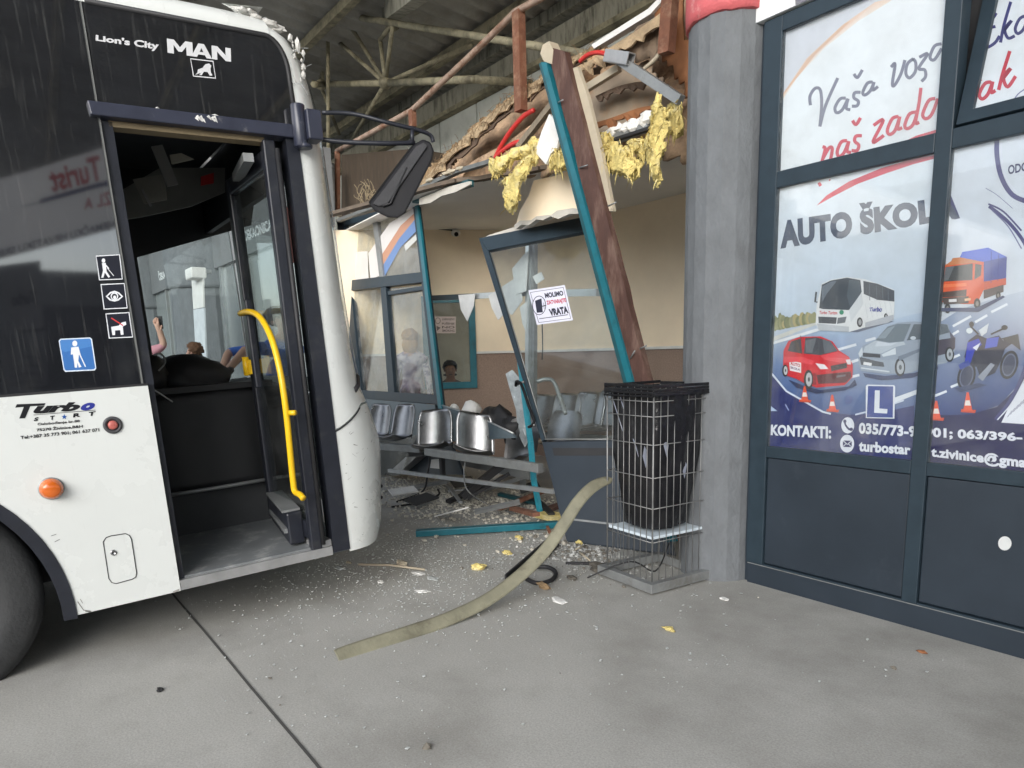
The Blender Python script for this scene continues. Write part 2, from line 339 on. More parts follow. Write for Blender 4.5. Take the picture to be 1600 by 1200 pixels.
tube_part('truss_diagonal',[(N_['e'],trn(513,255,YT-.3)),(N_['e'],N_['i']),(trn(497,62,YT),N_['b']),(trn(485,45,YT),trn(490,130,YT)),(trn(514,25,YT),trn(501,130,YT)),(trn(517,55,YT-.2),N_['c']),(trn(535,20,YT-.2),N_['c']),(N_['f'],N_['c']),(trn(594,62,YT),N_['c']),(N_['f'],trn(594,62,YT)),(N_['c'],trn(540,235,YT+1.2)),(N_['c'],N_['gg']),(trn(500,132,YT),trn(530,210,YT+.6)),(N_['i'],trn(440,45,YT)),(trn(448,40,YT),N_['e'])],.028)
for (px,py) in ((602,130),(513,14),(614,38),(502,132)):
    t=MB(); t.lump(trn(px,py,YT-.02),.085,1,.1,2,2); t.build('truss_node',m_truss,hall)
t=MB(); t.beam(trn(606,14,YT),trn(660,-30,YT-.8),.16,.30); t.build('roof_girder',m_beamc,hall)
t=MB(); t.beam(trn(515,115,YT+1.0),trn(570,60,YT+.3),.12,.26); t.build('roof_girder',m_beamc,hall)
# repeat bays further along the hall
for bx in (-9.,-18.):
    for a,b in (('b','c'),('c','d')):
        t=MB(); t.tube([N_[a]+(bx,0,0),N_[b]+(bx,0,0)],.055,8); t.build('truss_chord',m_truss,hall)
    for a,b in (('f','c'),('e','b'),('c','gg')):
        t=MB(); t.tube([N_[a]+(bx,0,0),N_[b]+(bx,0,0)],.036,8); t.build('truss_diagonal',m_truss,hall)
r=MB(); r.b2((-42.2,-3.,0),(-42,YB,6.5)); r.build('end_wall',m_upper,hall)
# grey downpipe and pole beside the bus corner
t=MB(); t.tube([onY(514,262,1.6),onY(519,330,1.6)],.10,12); t.tube([onY(513,258,1.6),onY(514,266,1.6)],.115,12); t.tube([onY(517,300,1.6),onY(517.4,305,1.6)],.112,12)
tag(t.build('downpipe',m_greym),'grey pipe standing behind the mirror arm next to the shaded brown wall','pipe')
t=MB(); a_,b_=onY(534,242,2.0),onY(650,232,2.0); c_,d_=onY(650,345,2.0),onY(533,345,2.0); t.prism([a_,b_,c_,d_],(0,.5,0))  # dark brown box stands in for the shaded region under the railing
tag(t.build('shaded_wall_box',pm('shaded_brown_boards',(.10,.075,.055),.85,var=.3,scale=3,stretch=(5,1,1),dirt=(.17,.13,.10),dscale=2)),'dark brown box added for the shaded wall region behind the mirror','shaded panel')
# rusty railing on the low roof
YR=.35
rail=thing('roof_railing','bent rusty railing running along the edge of the torn low roof','railing',onY(644,200,YR))
t=MB(); t.tube(tp(PY(YR),(862,-12),(840,0),(806,18),(735,87),(644,172),(560,218),(526,236)),.028,8); t.build('rail',m_railt,rail)
for a,b,r_ in (((810,18),(814,174),.045),((644,172),(645,198),.035),((527,237),(528,336),.03)):
    t=MB(); t.beam(onY(*a,YR),onY(*b,YR),r_*2,r_*1.6,(0,1,0)); t.build('post',m_rust,rail)
t=MB(); t.beam(onY(1048,-12,.25),onY(1041,84,.25),.09,.07,(0,1,0)); t.build('post',m_rust,rail)
# ------------------------------------------------------------------ waiting room shell
room=thing('waiting_room','wrecked waiting room with beige walls over a brown stucco dado and a torn ceiling','room',(-3,1.2,0))
CZ=3.0; BWY=2.5
LC=np.array([-5.15,BWY,0]); LD=nrm(np.array([-5.95,1.05,0])-LC); LN=np.array([-LD[1],LD[0],0]);  # left wall line
if LN[0]<0: LN=-LN
def LP(px,py,off=0.): return onpl(px,py,LC+LN*off,LN)
def lsz(p): d=p-LC; return float(d@LD),float(p[2])
def wallbits(name,mat,z0,z1,a,b,n,th,parent):
    t=MB(); a=np.array(a);b=np.array(b); t.prism([a+(0,0,z0),b+(0,0,z0),b+(0,0,z1),a+(0,0,z1)],np.array(n)*-th); return t.build(name,mat,parent)
DZ=1.44
A_=(LC[0],BWY,0); B_=(.6,BWY,0)
wallbits('back_wall',m_beige,DZ,CZ,A_,B_,(0,-1,0),.2,room)
wallbits('dado',m_dado,0,DZ-.03,A_,B_,(0,-1,0),.2,room)
t=MB(); t.b2((LC[0],BWY-.025,DZ-.03),(.6,BWY+.1,DZ)); t.build('dado_rail',m_white,room)
# ticket window opening in the left wall
tw=[lsz(LP(*q)) for q in ((672,463),(741,460),(741,606),(690,608))]
s0,s1=tw[1][0],tw[0][0]+.12; zb_,zt_=tw[2][1],tw[0][1]
sE=2.80
def LW(s,z,off=0.): return LC+LD*s+LN*off+np.array([0,0,z])
def lbox(name,mat,s_a,s_b,z_a,z_b,th=.15,off=0.,parent=room):
    t=MB(); t.prism([LW(s_a,z_a,off),LW(s_b,z_a,off),LW(s_b,z_b,off),LW(s_a,z_b,off)],-LN*th); return t.build(name,mat,parent)
lbox('side_wall',m_beige,0,s0,DZ,CZ); lbox('side_wall',m_beige,s1,sE,DZ,CZ); lbox('side_wall',m_beige,s0,s1,zt_,CZ)
lbox('dado',m_dado,0,s0,0,DZ-.03); lbox('dado',m_dado,s1,sE,0,DZ-.03); lbox('dado',m_dado,s0,s1,0,zb_)
lbox('dado_rail',m_white,0,s0,DZ-.03,DZ,.1,.02); lbox('dado_rail',m_white,s1,sE,DZ-.03,DZ,.1,.02)
tk=MB(); fw=.085
for (a,b,c,d) in ((s0,s1,zt_-fw,zt_),(s0,s1,zb_,zb_+fw),(s0,s0+fw,zb_+fw,zt_-fw),(s1-fw,s1,zb_+fw,zt_-fw)):
    tk.prism([LW(a,c,.03),LW(b,c,.03),LW(b,d,.03),LW(a,d,.03)],-LN*.10)
tkw=tk.build('ticket_window',m_teal,room)
t=MB(); t.prism([LW(s0+fw,zb_+fw,-.02),LW(s1-fw,zb_+fw,-.02),LW(s1-fw,zt_-fw,-.02),LW(s0+fw,zt_-fw,-.02)],-LN*.006); t.build('pane',m_glass,tkw)
lbox('office_wall',m_cream,-.3,1.75,0,CZ,.1,-1.9)
# notice taped in the ticket window
npl=lambda a,b: LP(a,b,-.012)
p=Paint(npl,LN); p.tf=lambda x,y:(500+x*.3625,280+y*.3625)
p.poly([(488,592),(585,592),(585,664),(500,664)],(196,178,170)); p.ell(508,610,12,14,(120,105,100)); p.ell(508,610,9,11,(196,178,170)); p.poly([(502,632),(520,640),(504,655)],(110,95,95))
for k,tx in enumerate(('ZABRANJENO','PUŠENJE')): p.text(tx,[(526,598+k*18),(580,598+k*18),(580,611+k*18),(526,611+k*18)],(90,76,76),.02)
for k,tx in enumerate(('NO','SMOKING')): p.text(tx,[(526,633+k*15),(580,633+k*15),(580,643+k*15),(526,643+k*15)],(90,76,76),.02)
p.mb.build('window_notice',m_print,tkw)
# ceiling with torn front edge
ce=[(652,304),(690,294),(720,287),(756,284),(790,277),(824,274),(850,268),(892,264),(915,268),(936,270),(975,262),(1010,252),(1064,242)]
cp=[onZ(a,b,CZ) for a,b in ce]; cp=[cp[0]+(-2.6,.25,0)]+cp
cp+= [np.array([.5,1.5,CZ]),np.array([.5,BWY+.2,CZ]),np.array([-7.6,BWY+.2,CZ])]
t=MB(); t.prism(cp,(0,0,.012)); t.build('ceiling',m_ceil,room)
t=MB(); t.b2((-7.6,BWY-.4,CZ+.3),(2.6,BWY+.2,CZ+.36)); t.build('roof_deck',m_brown,room)
# cctv and ceiling scar
cc=thing('security_camera','small white dome camera on the beige wall under the ceiling','camera',LP(711,362,.1))
t=MB(); t.lump(LP(712,364,.07),(.06,.06,.045),1,.05,2,3); t.build('camera_body',m_white,cc)
t=MB(); t.lump(LP(713,366,.125),.028,1,.02,2,3); t.build('lens',m_blackp,cc)
t=MB(); t.tube([LP(682,357,.03),LP(704,359,.03),LP(710,362,.05)],.012,6); t.build('cable',m_blackp,cc)
# ------------------------------------------------------------------ concrete pillars along the shop front
def pillar(x,y,rad,label,ztop,band0,coral=True):
    o=thing('concrete_pillar',label,'pillar',(x,y,0),'round concrete pillars along the shop front')
    t=MB(); n=18; prof=[0,.25,.6,1.2,1.8,2.4,band0]
    vs=[];fs=[]
    for z in prof:
        for k in range(n):
            a=2*math.pi*k/n; rr=rad*(1+.018*math.sin(k*5.1))*(1.015 if z==0 else 1); vs.append((x+rr*math.cos(a),y+rr*math.sin(a),z))
    for i in range(len(prof)-1):
        for k in range(n): fs.append((i*n+k,i*n+(k+1)%n,(i+1)*n+(k+1)%n,(i+1)*n+k))
    fs.append([(len(prof)-1)*n+k for k in range(n)])
    t.add(vs,fs); t.build('shaft',m_pillar,o,bevel=.004)
    t=MB(); t.lathe((x,y,0),(0,0,1),[(band0-.05,rad*1.03),(band0-.05,rad*1.06),(band0+.02,rad*1.075),(ztop,rad*1.07)],40)
    vs=[]
    for v in t.v:
        if abs(v[2]-(band0-.05))<1e-6:
            a=math.atan2(v[1]-y,v[0]-x); v=(v[0],v[1],v[2]+.004*math.sin(a*9)+.003*math.sin(a*23+1))
        vs.append(v)
    t.v=vs; t.build('painted_band',m_coral if coral else m_pillar,o)
    return o
PX0,PY0,PR=-.33,.06,.235
pillar(PX0,PY0,PR,'thick grey concrete pillar with a coral top band right behind the wire bin',5.4,3.235)
pillar(-11.8,-.05,.62,'pale concrete pillar seen through the open bus door behind the police officer',5.4,2.75,False)
pillar(-17.5,-.05,.62,'far pale concrete pillar seen beside the bus door jamb, behind the raised phone',5.4,2.75,False)
# ------------------------------------------------------------------ driving school shop front on the right
shop=thing('shop_front','dark slate shop front with driving school posters in its windows and solid lower panels','shop front',(1.9,.1,0))
YP=.035
Z=lambda px,py:onY(px,py,0)[2]; Xf=lambda px,py:onY(px,py,0)[0]
zr0,zr1=.775,.84; zu0,zu1=2.25,2.335; zh=3.03
x_l0,x_l1=-.075,.035; 
xm0=Xf(1442,470)-.0; xm1=xm0+.072
t=MB()
vert=[(x_l0,x_l1),(xm0,xm1),(xm0+.93,xm1+.93),(xm0+1.86,xm1+1.86),(xm0+2.79,xm1+2.79)]
for a,b in vert: t.b2((a,0,.125),(b,.09,zh+.08))
for i in range(len(vert)-1):
    a,b=vert[i][1],vert[i+1][0]
    for z0,z1 in ((zr0,zr1),(zu0,zu1),(zh,zh+.08),(.125,.135)): t.b2((a,.0,z0),(b,.085,z1))
t.build('frame',m_slate,shop,bevel=.004)
t=MB(); t.b2((-.115,.03,0),(x_l0-.002,.12,zh+.1)); t.build('jamb_post',m_slateP,shop)
t=MB(); t.b2((-.20,.05,0),(-.117,.14,2.3)); t.build('side_jamb',m_slate,shop)
t=MB(); t.b2((-.19,.055,2.302),(-.117,.13,3.2)); t.build('plaster_edge',m_white,shop)
for i in range(len(vert)-1):
    a,b=vert[i][1],vert[i+1][0]
    t=MB(); t.b2((a+.004,.012,.14),(b-.004,.05,zr0-.004)); t.build('lower_panel',m_slateP,shop,bevel=.006)
t=MB(); t.b2((x_l0+.01,.006,0),(5,.06,.12)); t.build('kick_plate',m_slateP,shop)
t=MB(); t.b2((x_l0+.01,.003,.12),(5,.03,.125)); t.build('kick_trim',m_greym,shop)
t=MB(); t.b2((x_l0,.2,0),(5,.3,4.2)); t.build('dark_room_sheet',m_dark,shop)  # dark sheet standing in for the unlit room behind the sash gap
p=Paint(PY(.0118),(0,-1,0)); p.ell(1570,849,10.5,11,(214,216,214)); p.mb.build('round_sticker',m_print,shop)
# fascia
t=MB(); t.b2((-.12,-.02,zh+.085),(5,.2,4.3)); fs=t.build('fascia_sign',m_paintw,shop)
p=Paint(PY(-.021),(0,-1,0)); p.text('L',[(1240,-40),(1262,-50),(1266,-2),(1243,8)],(120,118,125),.01); p.mb.build('fascia_lettering',m_print,fs)
# panes, posters
Z6=lambda x,y:(1050+x*.3501,y*.3501); Z7=lambda x,y:(1150+x*.31668,380+y*.31668)
NAVY=(38,40,92); RED=(196,40,62); GREY=(88,92,108)
def pane(a,b,z0,z1,y=.012): 
    t=MB(); t.b2((a,y,z0),(b,y+.006,z1)); return t.build('window_pane',m_glassP,shop)
pane(x_l1,xm0,zu1,zh); pane(x_l1,xm0,zr1,zu0); pane(xm1,xm0+.93,zr1,zu0)
for i in (2,3):
    pane(vert[i][1],vert[i+1][0],zr1,zu0); pane(vert[i][1],vert[i+1][0],zu1,zh)
    p=Paint(PY(YP),(0,-1,0)); a,b=vert[i][1],vert[i+1][0]; p.mb.b2((a,YP,zr1),(b,YP+.003,zu0),lin((205,212,220))); p.mb.b2((a,YP,zu1),(b,YP+.003,zh),lin((214,218,224)))
    p.mb.build('poster',m_print,shop)
SKYT=(222,229,236); SKYM=(205,216,226); SKYB=(188,202,218)
def rect(p,x0,x1,z0,z1,cols,y):
    p.k+=1; p.mb.poly([(x0,y,z0),(x1,y,z0),(x1,y,z1),(x0,y,z1)],[lin(c) for c in cols])
# upper left poster
p=Paint(PY(YP),(0,-1,0)); rect(p,x_l1-.01,xm0+.02,zu1-.03,zh+.02,[(224,228,232),(226,230,234),(232,234,238),(228,232,236)],YP); p.tf=Z6
p.poly([(480,130),(820,0),(980,-10),(800,110),(640,250),(478,445)],(206,208,216))
p.poly([(478,445),(600,262),(760,112),(905,10),(960,-5),(985,-2),(830,95),(680,215),(560,345),(478,470)],[(226,196,176)]*4+[(235,215,200)]*2+[(232,220,212)]*4)
p.poly([(490,425),(610,255),(770,105),(800,92),(640,245),(500,420)],(216,178,152))
def script(p,strokes,wd,col):
    for s in strokes: p.curve(s,wd,col,taper=False)
script(p,[[(618,470),(616,430),(638,395),(662,402),(668,470),(660,565)],[(660,565),(686,470),(740,348)],
 [(776,438),(750,442),(728,480),(735,503),(760,490),(786,440)],[(786,440),(778,482),(796,490)],
 [(842,412),(816,414),(812,436),(832,452),(826,472),(803,474)],[(812,330),(828,346),(850,312)],
 [(896,366),(872,372),(852,412),(862,424),(886,404),(902,366)],[(902,366),(896,402),(920,386)],
 [(978,300),(996,286),(984,372),(994,380),(1022,330),(1040,268)],
 [(1078,262),(1052,284),(1044,326),(1060,348),(1086,320),(1088,280),(1076,262)],
 [(1104,256),(1142,240),(1102,304),(1128,312),(1132,342),(1114,364)],
 [(1204,196),(1172,206),(1152,256),(1172,266),(1204,216)]],14,(118,118,136))
script(p,[[(672,655),(684,665),(668,728)],[(672,712),(700,662),(716,664),(706,722)],
 [(782,628),(756,634),(738,676),(746,698),(768,682),(790,630)],[(790,630),(782,674),(800,680)],
 [(848,606),(822,608),(816,630),(834,648),(826,672),(802,672)],[(806,538),(822,556),(842,526)],
 [(900,560),(944,536),(898,632),(928,618),(946,604)],
 [(1012,520),(984,530),(962,580),(972,600),(996,582),(1018,520)],[(1018,520),(1008,574),(1028,570)],
 [(1090,500),(1060,510),(1040,558),(1050,574),(1076,556),(1098,490),(1112,392)],[(1098,490),(1088,548),(1104,546)],
 [(1176,440),(1146,450),(1120,510),(1134,530),(1160,510),(1188,440)]],15,(200,62,78))
p.poly([(1020,640),(1090,606),(1190,576),(1190,604),(1100,622)],(206,70,84))
p.mb.build('poster',m_print,shop)
# lower left poster
p=Paint(PY(YP),(0,-1,0)); rect(p,x_l1-.01,xm0+.02,(zr1+zu0)/2,zu0+.02,[SKYB,SKYB,SKYT,SKYT],YP); rect(p,x_l1-.01,xm0+.02,zr1-.02,(zr1+zu0)/2,[(40,54,112),(40,54,112),SKYB,SKYB],YP)
p.tf=Z6
p.poly([(645,918),(690,872),(790,810),(930,752),(1060,712),(1180,690),(1180,706),(1080,732),(960,772),(830,820),(720,876)],(206,72,88))
p.line([(655,815),(664,830)],14,(206,72,88)); p.line([(702,802),(706,806)],8,(206,72,88))
p.text('AUTO ŠKOLA',[(480,958),(1272,845),(1285,974),(484,1112)],(74,84,104),.065,0,1.06)
AUTO=(74,84,104)
def scenery(p,left):
    p.tf=Z7
    if left:
        p.poly([(160,500),(380,425),(560,410),(760,380),(960,330),(960,860),(420,860),(250,760),(165,620)],[(150,170,196),(160,178,202),(168,186,208),(176,192,212),(176,194,218),(66,92,146),(54,78,134),(60,86,142),(92,120,168)])
        # trees on the verge
        for k in range(26):
            x=175+k*8.5; h=40+rnd.random()*70*(1-k/34); y=430-k*1.6
            p.ell(x,y-h*.4,11+rnd.random()*9,h*.5,rnd.choice([(150,150,110),(124,128,92),(172,160,112),(140,140,116),(110,118,90)]),9)
        p.poly([(165,470),(300,418),(400,390),(400,402),(300,438),(165,492)],(206,206,200)); p.poly([(165,492),(400,420),(420,430),(165,505)],(226,230,234))
        p.poly([(440,432),(600,440),(780,386),(730,380),(560,410)],(96,104,124))
        for s in ([(505,525),(595,500)],[(640,482),(690,468)],[(560,590),(605,575)],[(570,660),(610,650)],[(760,790),(900,735)],[(780,770),(960,705)]): p.line(s,13,(224,230,238))
        p.poly([(150,590),(175,640),(250,730),(430,832),(560,846),(600,846),(600,1090),(100,1090)],(34,44,104)); p.poly([(600,846),(700,840),(880,800),(880,1090),(600,1090)],(36,46,106)); p.line([(175,640),(250,730),(430,832),(470,842)],9,(216,224,238)); p.line([(590,846),(700,818),(830,775)],8,(206,216,234))
        p.poly([(145,780),(205,828),(140,828)],(176,196,226))
        p.line([(245,795),(262,825)],5,(160,172,210))
    else:
        p.poly([(960,420),(1100,330),(1250,280),(1440,230),(1440,560),(1400,690),(1300,800),(1150,850),(960,850)],[(128,146,178),(150,166,192),(176,188,208),(200,208,222),(92,116,164),(58,80,136),(42,58,112),(40,54,110),(52,72,130)])
        for s in ([(1070,410),(1160,360)],[(1180,390),(1240,355)],[(1260,340),(1340,300)],[(1070,450),(1100,432)],[(965,760),(1040,730)],[(1060,710),(1100,694)],[(1070,565),(1105,550)]): p.line(s,12,(226,232,240))
        p.poly([(940,850),(1150,846),(1290,806),(1380,720),(1440,600),(1600,560),(1600,1200),(930,1200)],(24,22,78)); 
        p.poly([(1310,885),(1350,800),(1420,690),(1600,600),(1600,905)],(228,230,238))
        p.curve([(1280,870),(1350,780),(1410,660),(1440,560)],16,(60,62,118)); p.curve([(1290,872),(1360,790),(1425,672)],6,(220,224,236))
        for k in range(7): p.line([(1340+k*15,858-k*13),(1362+k*16,826-k*15)],3,(120,122,150))
def cone(p,x,y,s):
    p.poly([(x-26*s,y+30*s),(x+30*s,y+34*s),(x+34*s,y+22*s),(x-24*s,y+18*s)],(206,74,46)); p.poly([(x-16*s,y+24*s),(x+20*s,y+26*s),(x+5*s,y-48*s),(x-3*s,y-48*s)],(228,86,54)); p.poly([(x-11*s,y+4*s),(x+14*s,y+5*s),(x+9*s,y-16*s),(x-7*s,y-16*s)],(236,226,220))
scenery(p,True)
# coach
p.poly([(395,395),(400,300),(425,200),(470,180),(550,166),(640,178),(780,228),(784,290),(780,375),(750,392),(640,415),(560,438),(410,430)],(222,224,226))
p.poly([(412,320),(425,205),(470,184),(550,170),(615,182),(622,240),(560,330),(430,325)],(62,70,80)); p.poly([(560,180),(612,186),(620,245),(566,322),(548,260)],(80,90,100))
p.poly([(630,186),(700,200),(783,234),(783,288),(700,280),(632,250)],(70,76,86)); 
for x in (660,695,725,752): p.line([(x,196+(x-650)*.24),(x+2,282)],3,(96,102,112))
p.line([(398,240),(392,290),(404,290)],9,(70,74,82)); p.poly([(408,362),(500,366),(495,398),(410,394)],(74,78,84)); p.poly([(505,368),(548,362),(540,392),(500,398)],(110,114,120)); p.text('Turbo Turizm',[(414,334),(502,336),(502,352),(414,350)],(190,46,60),.03,.2); p.ell(523,341,11,12,(60,140,110))
p.text('Turbo',[(660,318),(722,312),(724,340),(662,336)],(70,74,150),.05,.3); p.line([(415,412),(550,416)],5,(150,154,160))
for x,y,r in ((613,390,18),(742,362,12)): p.ell(x,y,r*.8,r*1.35,(40,42,46)); p.ell(x+1,y,r*.45,r*.8,(150,152,156))
for k in range(6): p.line([(640+k*24,300-k*2.5),(652+k*24,372-k*5)],2,(196,200,206))
p.poly([(640,392),(780,352),(780,378),(750,394),(640,416)],(176,180,188)); p.poly([(425,215),(470,190),(500,186),(450,250),(428,290)],(104,114,126)); p.poly([(402,396),(560,412),(560,438),(410,430)],(186,190,196)); p.poly([(560,330),(622,245),(632,300),(570,390)],(206,210,214))
# silver estate car
def silver(p):
    p.poly([(606,590),(612,530),(630,505),(690,478),(750,410),(800,392),(880,386),(960,392),(1050,400),(1062,470),(1084,520),(1070,560),(1040,590),(930,612),(860,640),(740,645),(620,630)],(150,162,178))
    p.poly([(692,478),(752,412),(800,398),(866,398),(830,484),(760,490)],(104,118,130)); p.poly([(845,480),(880,400),(960,400),(960,470)],(84,96,108)); p.poly([(990,395),(1045,402),(1056,440),(990,458)],(84,96,108))
    p.poly([(612,560),(690,580),(730,588),(735,610),(620,600)],(70,76,86)); p.poly([(720,550),(790,515),(792,548),(730,560)],(214,222,230)); p.poly([(606,545),(625,512),(630,545),(615,565)],(206,214,224)); p.poly([(628,540),(715,548),(715,565),(630,560)],(58,62,72)); p.line([(632,592),(672,598)],14,(226,228,232)); p.line([(620,615),(760,634)],6,(206,214,222)); p.ell(877,468,14,9,(196,204,214)); p.poly([(980,480),(1084,465),(1082,520),(1060,540),(980,560)],(74,70,86))
    for x,y,r in ((812,612,36),(1056,548,30)): p.ell(x,y,r*.72,r*1.25,(44,46,52)); p.ell(x+2,y,r*.5,r*.95,(170,176,184)); p.ell(x+2,y,r*.2,r*.35,(90,94,100))
p.poly([(630,640),(740,655),(880,640),(1000,606),(1000,622),(870,664),(720,676),(640,660)],(44,58,98))
silver(p)
p.poly([(690,480),(760,492),(830,486),(840,500),(790,512),(720,545),(630,538),(640,510)],(184,194,206)); p.poly([(700,484),(760,494),(800,490),(770,505),(690,510)],(206,214,224)); p.poly([(800,560),(960,500),(960,512),(810,580)],(118,130,148)); p.poly([(700,470),(750,420),(790,405),(740,470)],(136,150,162))
p.poly([(260,672),(345,706),(420,724),(560,706),(590,672),(600,700),(540,726),(400,742),(300,712)],(36,48,88))
# red hatchback
p.poly([(236,600),(238,530),(262,482),(320,462),(420,460),(480,485),(512,530),(560,560),(580,600),(578,660),(540,700),(400,712),(340,690),(300,668),(245,650)],(206,30,44))
p.poly([(258,532),(275,486),(325,468),(330,545)],(66,62,68)); p.poly([(338,545),(345,468),(400,464),(470,484),(506,532),(420,552)],(74,76,84)); p.line([(334,468),(334,545)],7,(180,44,54)); p.poly([(430,472),(470,486),(506,530),(440,545)],(98,104,112))
p.poly([(266,575),(325,590),(325,640),(270,628)],(234,228,232)); p.text('AUTO',[(272,584),(320,596),(320,612),(272,600)],(180,50,60),.04); p.text('ŠKOLA',[(272,604),(320,616),(320,630),(272,618)],(90,70,110),.04)
p.poly([(420,555),(506,535),(560,562),(575,590),(520,590),(440,575)],(226,72,82)); p.poly([(240,560),(330,560),(390,580),(380,600),(300,585),(238,590)],(226,66,78)); p.poly([(345,650),(400,640),(400,700),(350,690)],(150,24,36)); p.poly([(345,480),(400,468),(380,540),(350,540)],(110,114,120))
p.poly([(396,592),(440,598),(460,620),(420,622)],(230,226,230)); p.poly([(545,575),(568,572),(572,598),(555,598)],(230,220,226)); p.poly([(470,605),(550,590),(552,615),(475,632)],(54,40,46)); p.poly([(400,650),(570,632),(574,660),(545,688),(410,694)],(94,36,44)); p.line([(500,658),(545,652)],10,(120,110,116)); p.line([(322,455),(326,470)],3,(60,60,66))
for x,y,r in ((362,672,38),(247,628,24)): p.ell(x,y,r*.6,r*1.25,(40,40,44)); p.ell(x+2,y,r*.4,r*.9,(190,192,196)); p.ell(x+2,y,r*.15,r*.3,(80,80,86))
cone(p,342,752,1.); cone(p,478,798,1.05)
p.poly([(652,697),(785,700),(790,708),(786,865),(645,862),(645,704)],(228,232,240)); p.poly([(656,704),(780,706),(778,860),(650,858)],(66,82,150)); p.poly([(690,725),(714,726),(712,815),(752,818),(750,840),(686,836)],(232,236,242))
p.text('KONTAKTI:',[(178,894),(474,903),(474,965),(176,947)],(226,230,240),.045,0,1.04)
p.ell(556,898,32,40,(228,232,242)); p.curve([(540,876),(545,895),(560,915),(576,922)],9,NAVY); p.ell(542,878,8,9,NAVY); p.ell(573,917,9,8,NAVY)
p.ell(553,988,35,44,(228,232,242)); p.poly([(532,972),(576,974),(576,1006),(532,1004)],NAVY); p.line([(532,972),(554,992),(576,974)],4,(228,232,242)); p.line([(532,1003),(548,988)],3,(228,232,242)); p.line([(576,1005),(560,990)],3,(228,232,242))
p.text('035/773-9',[(612,884),(893,903),(893,957),(610,940)],(226,230,240),.045,0,1.04)
p.text('turbostar',[(612,972),(866,994),(866,1044),(610,1026)],(226,230,240),.045,0,1.04)
p.mb.build('poster',m_print,shop)
# lower right poster
p=Paint(PY(YP),(0,-1,0)); xr=xm0+.94
rect(p,xm1-.02,xr,(zr1+zu0)/2,zu0+.02,[(206,214,226),(206,214,226),(216,222,232),(216,222,232)],YP); rect(p,xm1-.02,xr,zr1-.02,(zr1+zu0)/2,[(24,22,78),(24,22,78),(206,214,226),(206,214,226)],YP)
p.tf=Z6
p.text('A',[(1215,872),(1268,872),(1286,974),(1180,996)],(58,60,112),.05)
p.curve([(1452,600),(1450,690),(1470,790),(1520,870),(1600,905)],22,(64,62,120)); p.curve([(1470,610),(1470,700),(1490,790),(1540,860)],6,(220,224,236))
p.text('ODG',[(1500,738),(1585,722),(1585,762),(1500,780)],(50,52,100),.03)
p.curve([(1415,920),(1500,990),(1570,1080),(1620,1200)],16,(58,56,116)); p.curve([(1400,840),(1450,870),(1520,930)],3,(120,120,160)); p.curve([(1412,910),(1480,945),(1560,1030)],8,(58,56,116)); p.curve([(1430,940),(1500,1010),(1560,1110)],5,(90,90,140))
scenery(p,False)
silver(p)
p.poly([(985,395),(1045,402),(1060,440),(1084,470),(1082,525),(1060,550),(985,565)],(92,90,108)); p.poly([(985,398),(1044,404),(1054,440),(985,455)],(80,92,104)); p.ell(1056,548,22,38,(40,42,48)); p.ell(1056,548,14,28,(160,166,174))
# lorry
p.poly([(1104,75),(1118,44),(1246,22),(1338,68),(1334,190),(1222,205),(1222,90)],(34,60,176)); p.poly([(1222,92),(1246,24),(1338,70),(1334,190),(1222,205)],(44,60,150)); p.poly([(1222,190),(1334,172),(1334,205),(1222,232)],(206,84,54))
p.poly([(1010,200),(1030,110),(1064,90),(1180,80),(1224,92),(1224,230),(1190,300),(1120,300),(1010,290)],(222,84,34)); p.poly([(1064,88),(1070,74),(1180,62),(1182,78),(1220,92),(1030,112)],(196,120,70)); p.poly([(1026,190),(1036,118),(1170,100),(1168,182)],(58,62,66)); p.poly([(1178,180),(1182,102),(1214,108),(1210,160)],(66,70,74)); p.poly([(1018,242),(1140,228),(1138,262),(1016,268)],(66,44,40)); p.poly([(1012,270),(1150,262),(1150,296),(1030,302)],(70,56,54)); p.line([(1052,284),(1090,282)],14,(224,224,226)); p.line([(1130,280),(1160,276)],12,(232,190,150)); p.poly([(1224,232),(1322,205),(1322,240),(1224,275)],(84,72,74)); p.line([(1026,130),(1022,170)],9,(50,52,56)); p.line([(1042,135),(1040,180)],12,(206,212,220))
for x,y,r in ((1192,298,22),(1296,258,16),(1046,322,20)): p.ell(x,y,r*.75,r*1.2,(36,36,40)); p.ell(x,y,r*.35,r*.6,(130,126,124))
p.poly([(1118,44),(1246,22),(1338,68),(1222,92),(1110,70)],(70,100,206)); p.line([(1262,40),(1260,196)],3,(26,44,130)); p.line([(1298,56),(1294,186)],3,(26,44,130)); p.poly([(1036,118),(1080,112),(1050,182),(1028,188)],(96,102,108)); p.poly([(1010,205),(1140,196),(1140,212),(1012,220)],(236,120,70)); p.poly([(1000,320),(1190,318),(1320,258),(1330,266),(1200,338),(1000,336)],(54,66,104))
